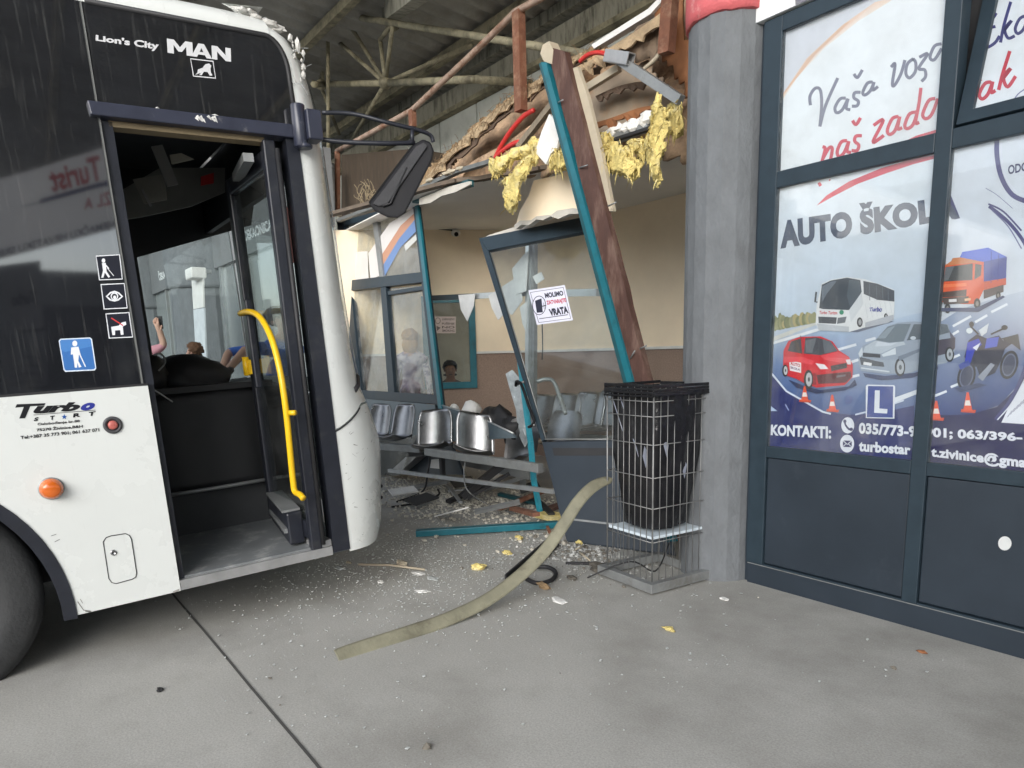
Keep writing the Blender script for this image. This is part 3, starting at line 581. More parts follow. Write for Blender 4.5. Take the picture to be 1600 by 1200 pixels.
# motorcycle
for x,y in ((1140,655),(1350,600)):
    p.ell(x,y,44,72,(34,34,42),rot=.25); p.ell(x,y,33,58,(96,104,132),rot=.25); p.ell(x,y,28,50,(52,58,86),rot=.25)
p.poly([(1150,480),(1190,450),(1240,470),(1300,455),(1320,480),(1390,450),(1398,470),(1330,520),(1310,580),(1280,640),(1210,670),(1190,610),(1150,600),(1130,560)],(36,38,60)); p.poly([(1145,490),(1200,470),(1215,500),(1180,530),(1160,590),(1130,600)],(34,54,176)); p.poly([(1240,470),(1300,462),(1290,510),(1230,520)],(60,84,190)); p.poly([(1170,515),(1210,490),(1190,530)],(216,220,232)); p.poly([(1200,430),(1250,395),(1240,440),(1215,460)],(208,214,220)); p.line([(1200,450),(1160,410)],8,(40,40,46)); p.ell(1165,400,12,14,(44,44,50)); p.line([(1260,450),(1325,420)],8,(40,40,46)); p.ell(1328,416,16,12,(44,44,50)); p.poly([(1310,470),(1395,448),(1408,530),(1370,500)],(40,42,52)); p.poly([(1195,660),(1260,590),(1280,600),(1220,680)],(150,156,170)); p.poly([(1100,600),(1150,575),(1160,600),(1110,625)],(52,70,150)); p.ell(1155,432,16,14,(216,226,232))
p.poly([(1080,715),(1200,690),(1240,700),(1110,735)],(60,70,104))
cone(p,990,835,1.2); cone(p,1145,795,1.25)
p.text('901; 063/396-',[(936,905),(1416,936),(1416,984),(936,963)],(230,232,242),.045,0,1.04)
p.text('t.zivinice@gma',[(966,1003),(1436,1053),(1436,1123),(966,1065)],(230,232,242),.045,0,1.04)
p.mb.build('poster',m_print,shop)
# tilted hopper sash of the upper right window
HZ=zu1+.012; TA=.30
def sash_pl(a,b): return onpl(a,b,(0,.0,HZ),nrm((0,-math.cos(TA),math.sin(TA))))
sn=nrm((0,-math.cos(TA),math.sin(TA))); sup=np.array((0,math.sin(TA),math.cos(TA)))
sx0,sx1=xm1+.012,xm0+.92; sh=zh-HZ-.01
def SW(x,h,off=0.): return np.array((x,0.,HZ))+sup*h+sn*off
t=MB()
for (a,b,c,d) in ((sx0,sx1,0,.055),(sx0,sx1,sh-.055,sh),(sx0,sx0+.055,.055,sh-.055),(sx1-.055,sx1,.055,sh-.055)): t.prism([SW(a,c,.0),SW(b,c,.0),SW(b,d,.0),SW(a,d,.0)],-sn*.05)
sash=t.build('hopper_sash',m_slate,shop)
t=MB(); t.prism([SW(sx0+.055,.055,-.012),SW(sx1-.055,.055,-.012),SW(sx1-.055,sh-.055,-.012),SW(sx0+.055,sh-.055,-.012)],-sn*.006); t.build('sash_pane',m_glassP,sash)
spl=lambda a,b: sash_pl(a,b)-sn*0
p=Paint(PL(SW(0,0,-.024),sn),sn); p.k=0
p.mb.poly([SW(sx0+.04,.04,-.024),SW(sx1-.04,.04,-.024),SW(sx1-.04,sh-.04,-.024),SW(sx0+.04,sh-.04,-.024)],[lin((226,231,238))]*4)
p.tf=Z6
script(p,[[(1444,118),(1414,130),(1396,178),(1402,212),(1440,192),(1462,160)],[(1404,74),(1422,92),(1448,58)],[(1512,8),(1482,110),(1466,190)],[(1474,148),(1516,92),(1486,130),(1500,170),(1530,160)],[(1580,70),(1552,84),(1532,128),(1544,150),(1570,128),(1592,70)]],14,(48,50,116))
script(p,[[(1372,300),(1336,436),(1348,446)],[(1322,398),(1380,352)],[(1424,366),(1396,374),(1372,420),(1384,442),(1410,420),(1432,364)],[(1432,364),(1424,412),(1444,404)],[(1508,228),(1476,330),(1458,402)],[(1466,366),(1512,306),(1480,344),(1498,388),(1534,340)]],16,(196,44,66))
p.curve([(1520,455),(1545,420),(1580,395)],5,(110,110,160))
p.mb.build('poster',m_print,sash)
# ------------------------------------------------------------------ city bus (local: x right, y forward, z up, right flank x=0)
m_buswhite=pm('bus_white_paint',(.66,.68,.66),.28,var=.04,scale=2,coat=.25,dirt=(.50,.49,.45),dscale=1.7,dlo=.55,dhi=1.0,wave=(22,.22,(.42,.41,.38),(.5,3,.35),.62,.85))
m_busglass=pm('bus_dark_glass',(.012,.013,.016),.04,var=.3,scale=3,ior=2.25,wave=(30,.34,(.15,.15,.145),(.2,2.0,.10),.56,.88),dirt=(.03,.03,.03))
m_busblack=pm('bus_black_trim',(.016,.018,.026),.38,var=.25,scale=12,dirt=(.05,.05,.05),dscale=8,dlo=.55,dhi=.8)
m_visor=pm('door_header_paint',(.030,.034,.055),.35,var=.2,scale=8,dirt=(.12,.12,.13),dscale=14,dlo=.62,dhi=.75)
m_cabin=pm('cabin_plastic',(.014,.0145,.016),.55,var=.25,scale=5)
m_cabgrey=pm('cabin_grey',(.20,.20,.19),.6,var=.12,scale=4)
m_floorb=pm('bus_floor_vinyl',(.17,.18,.185),.55,var=.2,scale=6,dirt=(.42,.42,.40),dscale=6,dlo=.52,dhi=.8)
m_yellow=pm('yellow_handrail',(.75,.46,.01),.35,var=.06)
m_tyre=pm('tyre_rubber',(.030,.031,.032),.75,var=.3,scale=9,bump=.15,bscale=60)
m_rim=pm('wheel_rim',(.40,.34,.22),.4,.5,var=.2)
m_orange=pm('orange_lens',(.60,.125,.012),.2,var=.08,coat=.6)
m_redb=pm('red_button',(.45,.12,.10),.35,var=.1)
m_step=pm('scuffed_metal',(.42,.42,.42),.4,.6,var=.2,scale=9)
glass_bus=glass('bus_clear_glass',(.80,.84,.84),1.5,.01,.02)
BM=np.eye(4); BM[:3,0]=BR; BM[:3,1]=BA; BM[:3,2]=BU; BM[:3,3]=BO
bus=thing('city_bus','white city bus with open front door and dark windows, stopped against the smashed waiting room','bus',M=BM)
def bb(mb,name,mat,parent=bus,**k): return mb.build(name,mat,parent,local=True,**k)
def bl(px,py,x=0.): return onB(px,py,x)
YR0=-7.6; YD0=.105; YD1=.93; ZS=.27; ZP=1.29; ZG=2.915; W=2.5
# wheel arch ellipse
AC=(-.98,.30); AA,AB=.64,.74
arc=[(AC[0]+AA*math.cos(a),AC[1]+AB*math.sin(a)) for a in np.linspace(0,math.pi,28)]
pts=[(YD0,ZS),(YD0,ZP),(YR0,ZP),(YR0,ZS+.06)]+[(AC[0]-AA,ZS)]+arc[::-1]+[(AC[0]+AA,ZS)]
t=MB(); t.prism([(0,y,z) for y,z in pts],(-.03,0,0)); bb(t,'side_panel',m_buswhite)
# arch trim
t=MB(); a1=[(AC[0]+AA*math.cos(a),AC[1]+AB*math.sin(a)) for a in np.linspace(-.06,math.pi+.06,30)]; a2=[(AC[0]+(AA-.055)*math.cos(a),AC[1]+(AB-.055)*math.sin(a)) for a in np.linspace(-.06,math.pi+.06,30)]
for i in range(29): t.prism([(.006,*a1[i]),(.006,*a1[i+1]),(.006,*a2[i+1]),(.006,*a2[i])],(-.12,0,0))
bb(t,'arch_trim',m_busblack)
t=MB()
for i in range(29):
    t.poly([(-.1,*a2[i]),(-.1,*a2[i+1]),(-.75,*a2[i+1]),(-.75,*a2[i])])
t.poly([(-.75,y,z) for y,z in a2]); bb(t,'wheel_well',m_dark)
# wheel
wc=np.array((-.045,-.93,.425)); wr=.485
wh=MB(); wh.lathe(wc+(-.29,0,0),(1,0,0),[(0,wr*.6),(.0,wr*.9),(.03,wr*.985),(.08,wr),(.22,wr),(.265,wr*.975),(.285,wr*.90),(.293,wr*.76),(.285,wr*.62),(.25,wr*.59)],56)
whl=bb(wh,'wheel',m_tyre)
t=MB(); t.lathe(wc+(-.06,0,0),(1,0,0),[(0,wr*.6),(.045,wr*.61),(.05,wr*.57),(.02,wr*.52),(.0,wr*.40),(.03,wr*.30),(.06,wr*.20),(.06,wr*.02)],40)
for k in range(10):
    a=2*math.pi*k/10; t.lathe(wc+(-.045,wr*.33*math.cos(a),wr*.33*math.sin(a)),(1,0,0),[(0,.016),(.05,.016),(.055,.010)],8)
bb(t,'rim',m_rim,whl)
# far wheels (never at floor level of the tilted body)
for (xx,yy) in ((-W+.33,-.93),(-.045,-6.5),(-W+.33,-6.5)):
    c=np.array((xx,yy,.485-0.0446*yy-.02)); 
    t=MB(); t.lathe(c+(-.29,0,0),(1,0,0),[(0,wr*.6),(0,wr*.9),(.05,wr),(.24,wr),(.285,wr*.9),(.285,wr*.6)],40); w2=bb(t,'wheel',m_tyre)
    t=MB(); t.lathe(c+(-.06,0,0),(1,0,0),[(0,wr*.6),(.045,wr*.6),(.0,wr*.40),(.05,wr*.2)],24); bb(t,'rim',m_rim,w2)
# side glass behind the door
edges=[YR0+.05,-6.05,-4.5,-2.95,-1.42,.083]
for i in range(5):
    t=MB(); t.prism([(.0,edges[i]+.006,ZP+.012),(.0,edges[i+1]-.006,ZP+.012),(.0,edges[i+1]-.006,ZG),(.0,edges[i]+.006,ZG)],(-.012,0,0)); bb(t,'side_window',m_busglass)
for e in edges[1:]:
    t=MB(); t.b2((-.014,e-.005,ZP+.012),(-.004,e+.005,ZG)); bb(t,'window_joint',pm('grey_sealant',(.16,.165,.16),.6))
t=MB(); t.b2((-.05,YR0,ZP-.0),(-.016,.085,ZG+.03)); bb(t,'window_backing',m_cabin)
t=MB(); t.b2((-.02,YR0,ZP+.0005),(-.001,YD0,ZP+.0115)); bb(t,'window_seal',m_black)
# panel over the door with rounded front corner
zt=ZG; y1=.955
cor=[(y1-.10+.10*math.sin(a),zt-.16+.16*math.cos(a)) for a in np.linspace(0,math.pi/2,9)]
pts=[(.092,2.515),(.092,zt)]+cor+[(y1+.005,2.515)]
t=MB(); t.prism([(0,y,z) for y,z in pts],(-.03,0,0)); bb(t,'door_top_panel',m_busglass)
t=MB(); t.tube([(-.002,y,z) for y,z in [(.10,zt+.004)]+cor+[(y1+.012,2.45)]],.012,6); bb(t,'panel_seal',m_black)
# header bar
t=MB(); v0=bl(135,160);v1=bl(455,196); t.prism([(0.03,v0[1],2.515),(0.03,.95,2.515),(0.03,.95,2.452),(0.03,v0[1]+.006,2.458)],(-.10,0,0)); hb=bb(t,'door_header',m_visor,bevel=.005)
t=MB(); t.b2((-.10,.12,2.43),(-.02,.80,2.455)); bb(t,'header_seal',pm('dirty_seal',(.22,.17,.10),.8))
t=MB()
for k in range(26):
    y=.12+rnd.random()**.6*.8; s=.006+rnd.random()*.010
    t.lump((-.01-rnd.random()*.04,y,2.518+s*.4),(s*1.3,s*(1.2+rnd.random()*2.2),s*.6),k,.5,3,1)
bb(t,'plaster_crumbs',m_white)
t=MB()
for k in range(14): 
    y=.47+rnd.random()*.09; z=2.485+rnd.random()*.02; t.poly([(.0315,y,z),(.0315,y+.012,z+.008),(.0315,y+.018,z-.012)])
bb(t,'scrapes',m_white,hb)
# roof
prof=[(-.002,ZG),(.0,ZG+.02),(-.012,ZG+.06),(-.05,ZG+.10),(-.18,ZG+.135),(-.6,ZG+.155),(-W/2,ZG+.16)]
prof=prof+[(-W-x,z) for x,z in prof[::-1][1:]]
t=MB(); ys=list(np.linspace(YR0,.55,6))+[.7,.8,.88]
vs=[];fs=[]; 
for y in ys:
    k=max(0,(y-.6)/.28); d=.015*k*k
    for x,z in prof: vs.append((x,y,z-d*(1 if z>ZG+.03 else .2)))
n=len(prof)
for i in range(len(ys)-1):
    for k in range(n-1): fs.append((i*n+k,i*n+k+1,(i+1)*n+k+1,(i+1)*n+k))
t.add(vs,fs,sm=True); bb(t,'roof',m_buswhite)
# front mask : plan section swept over height
ZT=[.27,.36,.55,.81,.95,1.08,1.20,1.35,1.7,1.98,2.5,2.74,2.87,2.955,3.03,3.075]
YS=[1.27,1.305,1.325,1.345,1.325,1.285,1.245,1.225,1.20,1.19,1.165,1.135,1.095,1.04,.96,.86]
def ysil(z): return float(np.interp(z,ZT,YS))
def yside(z): return float(np.interp(z,[0,2.6,2.85,2.93,3.0,3.08],[1.0,.965,.925,.875,.82,.70]))
def KS(s): return (1-max(0.,1-min(s,W/2)/(W/2))**2.6)**(1/2.6)
def front(s,z):
    ys_=yside(z); yf=ys_+(ysil(z)-ys_)/.70; k=KS(s)
    inset=0. if z<2.93 else (z-2.93)*.9
    return np.array((-s-inset*(1-s/(W/2)),ys_+(yf-ys_)*k,z))
def fpt(u,z):  # u in 0..1 right half, 1..2 left half
    if u<=1: return front(W/2*(u**2.2),z)
    s=W/2*((2-u)**2.2); q=front(s,z); yf=yside(z)+(ysil(z)-yside(z))/.70; yl=min(yside(z)+.25,yf-.03); k=KS(s)
    return np.array((-W-q[0],yl+(yf-yl)*k,q[2]))
t=MB(); t.grid(lambda a,b: fpt(2*a,.27+(.955-.27)*b+ (0.125*max(0,min(1,min(a,1-a)*7.4)) )*b),64,10); bb(t,'front_mask',m_buswhite)
# lower edge and crease seam
def seamz(a): return .955+.125*max(0,min(1,min(a,1-a)*7.4))
t=MB(); t.tube([fpt(2*a,seamz(a)+.002)+np.array((.0,.001,0)) for a in np.linspace(0,.12,14)],.004,5); bb(t,'mask_seam',m_black)
t=MB(); t.grid(lambda a,b: fpt(2*a,seamz(a)+.012+(1.2-seamz(a))*b),64,4); bb(t,'upper_mask',m_buswhite)
UW=.27
def wcorner(side):
    t=MB()
    def f(a,b):
        z=1.2+(3.075-1.2)*b; wd=float(np.interp(z,[1.2,1.35,1.6,2.5,2.8,3.075],[.44,.37,.33,.30,.32,.38])); u=a*wd
        return fpt(u if side>0 else 2-u*.25,z)
    t.grid(f,10,40); bb(t,'corner_pillar',m_buswhite)
wcorner(1); wcorner(-1)
t=MB()
def f(a,b):
    z=1.205+(2.80-1.205)*b; wd=float(np.interp(z,[1.2,1.35,1.6,2.5,2.8,3.075],[.44,.37,.33,.30,.32,.38])); return fpt(wd+(2-1.25*wd)*a,z)+np.array((0,.012,0))
t.grid(f,40,12); bb(t,'windscreen',glass_bus)
t=MB()
def f(a,b):
    z=2.80+(3.075-2.80)*b; wd=float(np.interp(z,[2.8,3.075],[.32,.38])); return fpt(wd+(2-2*wd)*a,z)
t.grid(f,40,5); bb(t,'destination_panel',m_busglass)
t=MB(); t.grid(lambda a,b: np.array(fpt(2*a,3.075))*(1-b)+b*np.array((-(W)*a*.96-.05,.88,3.06)),40,2); bb(t,'roof_cap',m_buswhite)
for zz in (.50,.57):
    t=MB(); q=fpt(.42,zz); t.lump(q,(.012,.012,.012),1,.1,2,2); bb(t,'mask_bolt',m_black)
# wiper pivot / rubber lip beneath the windscreen corner
t=MB(); t.tube([fpt(.24,1.17),fpt(.33,1.19),fpt(.4,1.24)],.018,6); bb(t,'wiper_joint',m_black)
r4=random.Random(5); t=MB()
for k in range(46):
    u=.02+.40*r4.random(); z=r4.uniform(.32,1.05); L=r4.uniform(.01,.09); w_=r4.uniform(.0008,.003); sl=r4.uniform(-.35,.35)
    q=[fpt(u,z)+np.array((.0012,.0014,0)),fpt(u+L*.35,z+L*sl)+np.array((.0012,.0014,0))]; t.add([q[0]+(0,0,-w_),q[1]+(0,0,-w_*.3),q[1]+(0,0,w_*.3),q[0]+(0,0,w_)],[(0,1,2,3)])
bb(t,'mask_scratches',pm('scratch_grey',(.20,.20,.19),.7))
# black door post at the front corner
t=MB(); t.prism([(.006,.905,.285),(.006,1.0,.285),(.006,.988,1.2),(.006,.965,2.452),(.006,.90,2.452)],(-.10,0,0)); bb(t,'door_post',m_busblack)
t=MB(); t.b2((-.16,.86,.33),(-.10,.90,2.42)); t.tube([(-.07,.85,.42),(-.07,.85,.55)],.022,10); bb(t,'hinge_column',m_busblack)
t=MB(); t.b2((-.16,.80,.325),(-.01,.90,.36)); bb(t,'hinge_foot',m_step)
# floor and step
t=MB(); t.b2((-W+.05,YR0+.1,.27),(-.80,-.29,.332)); t.b2((-W+.05,-.289,.27),(-.032,1.05,.332)); bb(t,'floor',m_floorb)
t=MB(); t.prism([(.0,YD0+.003,.272),(.0,.90,.272),(.0,.90,.322),(.0,YD0+.003,.322)],(-.031,0,0)); bb(t,'door_step',m_step)
t=MB(); t.b2((-.06,YD0,ZS),(-.031,YD0+.03,ZP)); t.b2((-.06,.088,ZP),(-.02,.135,2.45)); bb(t,'door_jamb',m_busblack)
# front door leaf swung inwards, seen almost edge-on
LY=.80; lx0,lx1=.0,-.76
lf=MB()
zz0,zz1=.345,2.40
lf.b2((lx0-.05,LY-.015,zz0-.03),(lx0,LY+.045,zz1+.04)); lf.b2((lx1-.02,LY-.015,zz0+.03),(lx1+.05,LY+.045,zz1)); lf.b2((lx1,LY-.012,zz1-.09),(lx0-.05,LY+.028,zz1)); lf.b2((lx1,LY-.012,zz0+.03),(lx0-.05,LY+.028,zz0+.13))
leaf=bb(lf,'door_leaf',m_busblack,bevel=.008)
t=MB(); t.b2((lx1+.05,LY+.004,zz0+.131),(lx0-.051,LY+.012,zz1-.091)); bb(t,'door_glass',glass_bus,leaf)
t=MB(); t.tube([(lx0+.005,LY+.05,zz0),(lx0+.005,LY+.05,zz1)],.012,8); bb(t,'edge_seal',m_black,leaf)
# lower opaque part of leaf (heavy box at the foot)
t=MB(); t.prism([(-.11,LY-.10,.345),(-.70,LY-.02,.36),(-.74,LY-.02,.42),(-.74,LY-.02,.53),(-.11,LY-.10,.53)],(0,.09,0)); bb(t,'door_foot_box',m_busblack,leaf,bevel=.012)
t=MB(); t.prism([(-.13,LY-.115,.545),(-.72,LY-.03,.545),(-.72,LY-.03,.532),(-.13,LY-.115,.532)],(0,.10,0)); t.prism([(-.13,LY-.115,.44),(-.7,LY-.03,.44),(-.7,LY-.03,.415),(-.13,LY-.115,.415)],(0,.02,0)); bb(t,'foot_trim',m_greym,leaf)
# yellow handrail on the leaf
hp=[(375,490),(388,487),(402,492),(414,507),(426,534),(436,572),(443,612),(449,660),(454,712),(458,752),(461,768),(469,773),(474,779)]
HP=[]
for i,q in enumerate(hp):
    yy=LY-.075-.012*math.sin(i/12*math.pi); HP.append(busl(onpl(*q,busw((0,yy,0)),BA)))
t=MB(); t.tube(sm3(HP,4),.0165,10); hr=bb(t,'handrail',m_yellow,leaf)
h2=busl(onpl(452,645,busw((0,LY-.08,0)),BA)); t=MB(); t.tube([h2,h2+np.array((.035,.02,.0))],.014,8); bb(t,'rail_bracket',m_yellow,hr); t=MB(); t.tube([HP[0]+np.array((0,.0,0)),HP[0]+np.array((0,.09,.0))],.015,8); bb(t,'rail_bracket',m_yellow,hr)
t=MB(); c=busl(onpl(393,573,busw((0,LY-.03,0)),BA)); t.box(c,(.06,.05,.085)); t.tube([c+(-.0,-.03,-.05),c+(0,-.03,.06)],.02,8); bb(t,'rail_clamp',m_yellow,leaf)
t=MB(); c=busl(onpl(398,560,busw((0,LY-.05,0)),BA)); t.b2(c+(-.022,-.02,-.17),c+(.022,.02,.33)); bb(t,'lock_housing',m_busblack,leaf,bevel=.01)
# gap beside the door post: reflected light slits built as pale solid strips
t=MB(); t.b2((-.085,.878,1.86),(-.08,.898,2.14)); bb(t,'pale_red_slit',pm('pale_red_strip',(.62,.28,.25),.5))
t=MB(); t.b2((-.09,.872,1.55),(-.084,.884,1.85)); bb(t,'reflection_slit',m_step); t=MB(); t.b2((-.09,.872,2.14),(-.084,.88,2.3)); bb(t,'reflection_slit',m_step)
# driver cab
cab=MB()
def cf(a,b):
    z=.60+.60*b; bul=.03*math.sin(math.pi*b)
    x=-.92-bul*0+ .10*(1-abs(2*a-1)**4); y=.13+.78*a
    return (x-.04*b,y,z)
cab.grid(cf,24,10,thick=(-.04,0,0)); cab.b2((-1.02,.12,1.2),(-.84,.93,1.235)); cabo=bb(cab,'cab_door',m_cabin)
t=MB(); t.b2((-.98,.11,.332),(-.905,.95,.60)); bb(t,'cab_riser',pm('riser_vinyl',(.045,.047,.05),.6,var=.2))
t=MB(); t.tube([(-.80,.15,.615),(-.78,.5,.615),(-.80,.90,.615)],.012,8); bb(t,'cab_trim',m_greym,cabo)
t=MB(); t.b2((-.9,.0,.332),(-.86,.13,1.9)); bb(t,'cab_partition',m_cabin)
t=MB(); t.b2((-2.45,.85,.33),(-.95,1.12,1.12)); t.lump((-1.6,.98,1.10),(.75,.20,.13),3,.1,2,3); bb(t,'dashboard',m_cabin)
t=MB(); t.lump((-1.28,.50,1.26),(.24,.30,.16),5,.25,2.,3); t.lump((-1.15,.24,1.28),(.2,.16,.16),6,.2,2,3); bb(t,'driver_seat',m_cabin)
t=MB(); cw=bl(262,575,-.95); t.tube(sm3([bl(240,555,-1.0),bl(252,553,-1.0),bl(258,566,-1.0),bl(247,580,-1.0)],4),.006,6); t.tube(sm3([bl(225,600,-.5),bl(245,612,-.5),bl(270,628,-.5)],4),.004,5); bb(t,'loose_wire',m_greym)
t=MB(); t.lathe((-1.55,.70,1.16),(-.2,-.55,.8),[(0,.22),(.02,.235),(.04,.22),(.02,.205)],32); bb(t,'steering_wheel',m_black)
# left wall with driver's window
t=MB(); x=-W
for (a,b,c,d) in ((YR0,1.24,.27,1.12),(YR0,.2,2.3,ZG+.02),(YR0,-6.3,1.12,2.3),(-4.0,-3.9,1.12,2.3),(-1.9,-1.8,1.12,2.3),(.2,.32,1.12,ZG+.02),(.32,1.22,2.62,ZG+.02)): t.b2((x,a,c),(x+.05,b,d))
bb(t,'left_wall',m_buswhite)
t=MB(); a_,b_,c_,d_=[bl(*q,-W+.07) for q in ((205,405),(392,352),(392,280),(205,260))]
t.prism([(-W+.07,.2,a_[2]),(-W+.07,a_[1],a_[2]),(-W+.07,b_[1],b_[2]),(-W+.07,b_[1]+.1,ZG-.1),(-W+.07,.2,ZG-.1)],(.012,0,0)); bb(t,'roller_blind',m_cabin)
for (a,b) in ((-6.3,-4.0),(-3.9,-1.9),(-1.8,.2),(.32,1.22)):
    t=MB(); t.b2((-W+.02,a,1.12),(-W+.026,b,2.3 if b<.3 else 2.62)); bb(t,'left_window',glass_bus)
t=MB(); t.b2((-2.42,.28,1.1),(-2.38,.50,2.45)); bb(t,'window_post',m_cabin)
# ceiling, broken trim inside
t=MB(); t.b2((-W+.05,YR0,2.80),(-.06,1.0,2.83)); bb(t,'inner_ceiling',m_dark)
t=MB(); t.prism([bl(*q,-1.5) for q in ((185,345),(225,338),(300,322),(352,300),(352,262),(250,262),(185,300))],(-.03,0,0)); bb(t,'ceiling_duct',pm('ceiling_duct_grey',(.15,.15,.135),.7))
for q,c in ((((207,280),(255,272),(259,312),(225,318)),(.20,.195,.17)),(((265,242),(283,239),(302,248),(268,256)),(.38,.36,.30))):
    t=MB(); t.prism([bl(*a,-1.05) for a in q],(-.015,.01,0)); bb(t,'broken_trim',pm('trim_%d'%int(c[0]*100),c,.7))
t=MB(); t.beam(bl(245,228,-.9),bl(270,290,-.9),.02,.06); bb(t,'broken_strut',m_cabgrey)
t=MB(); t.beam(bl(222,296,-1.03),bl(236,322,-1.03),.012,.012); bb(t,'trim_edge',m_cabgrey)
t=MB(); t.prism([bl(*a,-1.4) for a in ((314,276),(334,270),(334,286),(314,290))],(-.01,0,0)); bb(t,'red_label',pm('dim_red_label',(.45,.02,.02),.5))
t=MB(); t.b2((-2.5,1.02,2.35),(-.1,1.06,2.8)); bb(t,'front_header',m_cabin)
t=MB(); t.beam((-.05,.72,2.36),(-.5,.78,2.36),.05,.04); bb(t,'door_arm',m_greym)
t=MB(); t.b2((-W,YR0,.3),(0,YR0+.05,ZG)); bb(t,'rear_wall',m_buswhite)
# side furniture
c=bl(80,763); t=MB(); t.lathe(c,(1,0,0),[(0,.046),(.022,.046),(.03,.040),(.048,.036),(.052,.03),(.055,.005)],32); lm=bb(t,'marker_lamp',m_orange)
t=MB(); t.lathe(c,(1,0,0),[(0,.050),(.006,.050),(.007,.046)],32); bb(t,'lamp_base',m_greym,lm)
c=bl(176,664); t=MB(); t.lathe(c,(1,0,0),[(0,.040),(.006,.040),(.010,.034),(.008,.026),(.003,.024)],32); bt=bb(t,'emergency_button',pm('button_ring',(.06,.06,.065),.45,var=.4))
t=MB(); t.lathe(c+(.003,0,0),(1,0,0),[(0,.021),(.010,.020),(.014,.015),(.0142,.003)],24); bb(t,'button_cap',m_redb,bt)
def Z1(x,y): return (x*.26667,780+y*.26667)
hq=[bl(*Z1(*q)) for q in ((605,250),(622,225),(650,215),(735,202),(758,212),(770,235),(800,430),(795,455),(775,468),(680,494),(655,488),(638,465))]
t=MB(); hqs=[(q[0]+.0015,q[1],q[2]) for q in hq]; t.tube(hqs+[hqs[0]],.0025,5); hatch=bb(t,'service_hatch',m_black)
t=MB(); t.prism([(.0005,q[1],q[2]) for q in hq],(.0015,0,0)); bb(t,'hatch_lid',m_buswhite,hatch)
c=bl(*Z1(665,313)); t=MB(); t.lathe(c+(.001,0,0),(1,0,0),[(0,.014),(.006,.013),(.006,.007),(.003,.006)],18); bb(t,'hatch_lock',m_chrome,hatch)
# scuffs on the skirt corner
p=Paint(lambda a,b: busw(bl(a,b,.001)),BR)
p.tf=Z1; p.line([(455,600),(490,650),(530,655)],5,(110,108,104)); p.line([(470,585),(485,610)],4,(120,118,112)); p.line([(1015,545),(1050,530)],10,(150,146,140)); p.line([(500,655),(535,660)],7,(90,88,84)); p.line([(300,215),(330,205)],3,(80,80,80)); p.line([(320,250),(350,235)],3,(80,80,80))
p.mb.build('scuffs',m_print,bus)
# livery lettering
p=Paint(lambda a,b: busw(bl(a,b,.0012)),BR); Z5=lambda x,y:(x*.2,560+y*.2); p.tf=Z5
BK=(22,22,26); BL_=(44,52,140)
p.poly([(118,385),(132,358),(356,350),(346,368),(236,374),(196,468),(150,470),(186,379)],BK)
p.text('urb',[(268,350),(632,340),(622,410),(258,436)],BK,.06,.3); p.text('o',[(640,350),(745,342),(738,402),(625,410)],BL_,.07,.25)
p.line([(262,442),(746,404)],4,BK)
for ch,q in (('S',[(272,462),(304,458),(296,488),(262,492)]),('T',[(392,450),(428,446),(424,478),(388,482)]),('R',[(575,430),(632,424),(628,456),(570,462)]),('T',[(695,418),(748,412),(740,446),(690,452)])): p.text(ch,q,BK,.05)
p.poly([(502+ (24 if k%2==0 else 10)*math.sin(k*math.pi/5), 457-(22 if k%2==0 else 9)*math.cos(k*math.pi/5)) for k in range(10)],(40,84,150))
p.text('Oslobođenje br.88',[(292,504),(622,478),(624,503),(294,530)],BK,.03); p.text('75270 Živinice,B&H',[(284,544),(645,514),(647,544),(286,574)],BK,.03); p.text('Tel:+387 35 773 901; 061 637 071',[(158,606),(774,544),(776,574),(162,636)],BK,.03)
p.mb.build('livery_lettering',m_print,bus)
SIL=(205,206,208)
p=Paint(lambda a,b: busw(bl(a,b,.0012)),BR); Z4=lambda x,y:(x*.3375,y*.3375); p.tf=Z4
p.text("Lion's City",[(443,160),(736,195),(736,240),(443,196)],SIL,.04)
GL={'M':[(0,0),(0,1),(.28,1),(.5,.52),(.72,1),(1,1),(1,0),(.75,0),(.75,.62),(.57,.2),(.43,.2),(.25,.62),(.25,0)],'A':[(0,0),(.36,1),(.64,1),(1,0),(.73,0),(.66,.2),(.34,.2),(.27,0)],'N':[(0,0),(0,1),(.3,1),(.72,.42),(.72,1),(1,1),(1,0),(.72,0),(.28,.6),(.28,0)],'h':[(.41,.40),(.59,.40),(.5,.70)]}
def qm(u,v): 
    a=np.array((776,244))*(1-u)+np.array((1070,286))*u; b=np.array((772,178))*(1-u)+np.array((1068,224))*u; return a*(1-v)+b*v
for ch,u0,u1,cc in (('M',0,.40,SIL),('A',.375,.70,SIL),('h',.375,.70,(26,28,34)),('N',.70,1,SIL)): p.poly([qm(u0+(u1-u0)*x,y) for x,y in GL[ch]],cc)
p.line([(882,272),(986,284),(998,362),(896,352)],6,SIL,closed=True)
p.poly([(903,346),(914,336),(916,322),(938,314),(950,298),(968,294),(978,304),(974,318),(976,334),(984,350),(970,350),(962,334),(944,332),(934,348),(922,348),(930,338)],SIL)
p.mb.build('maker_lettering',m_print,bus)
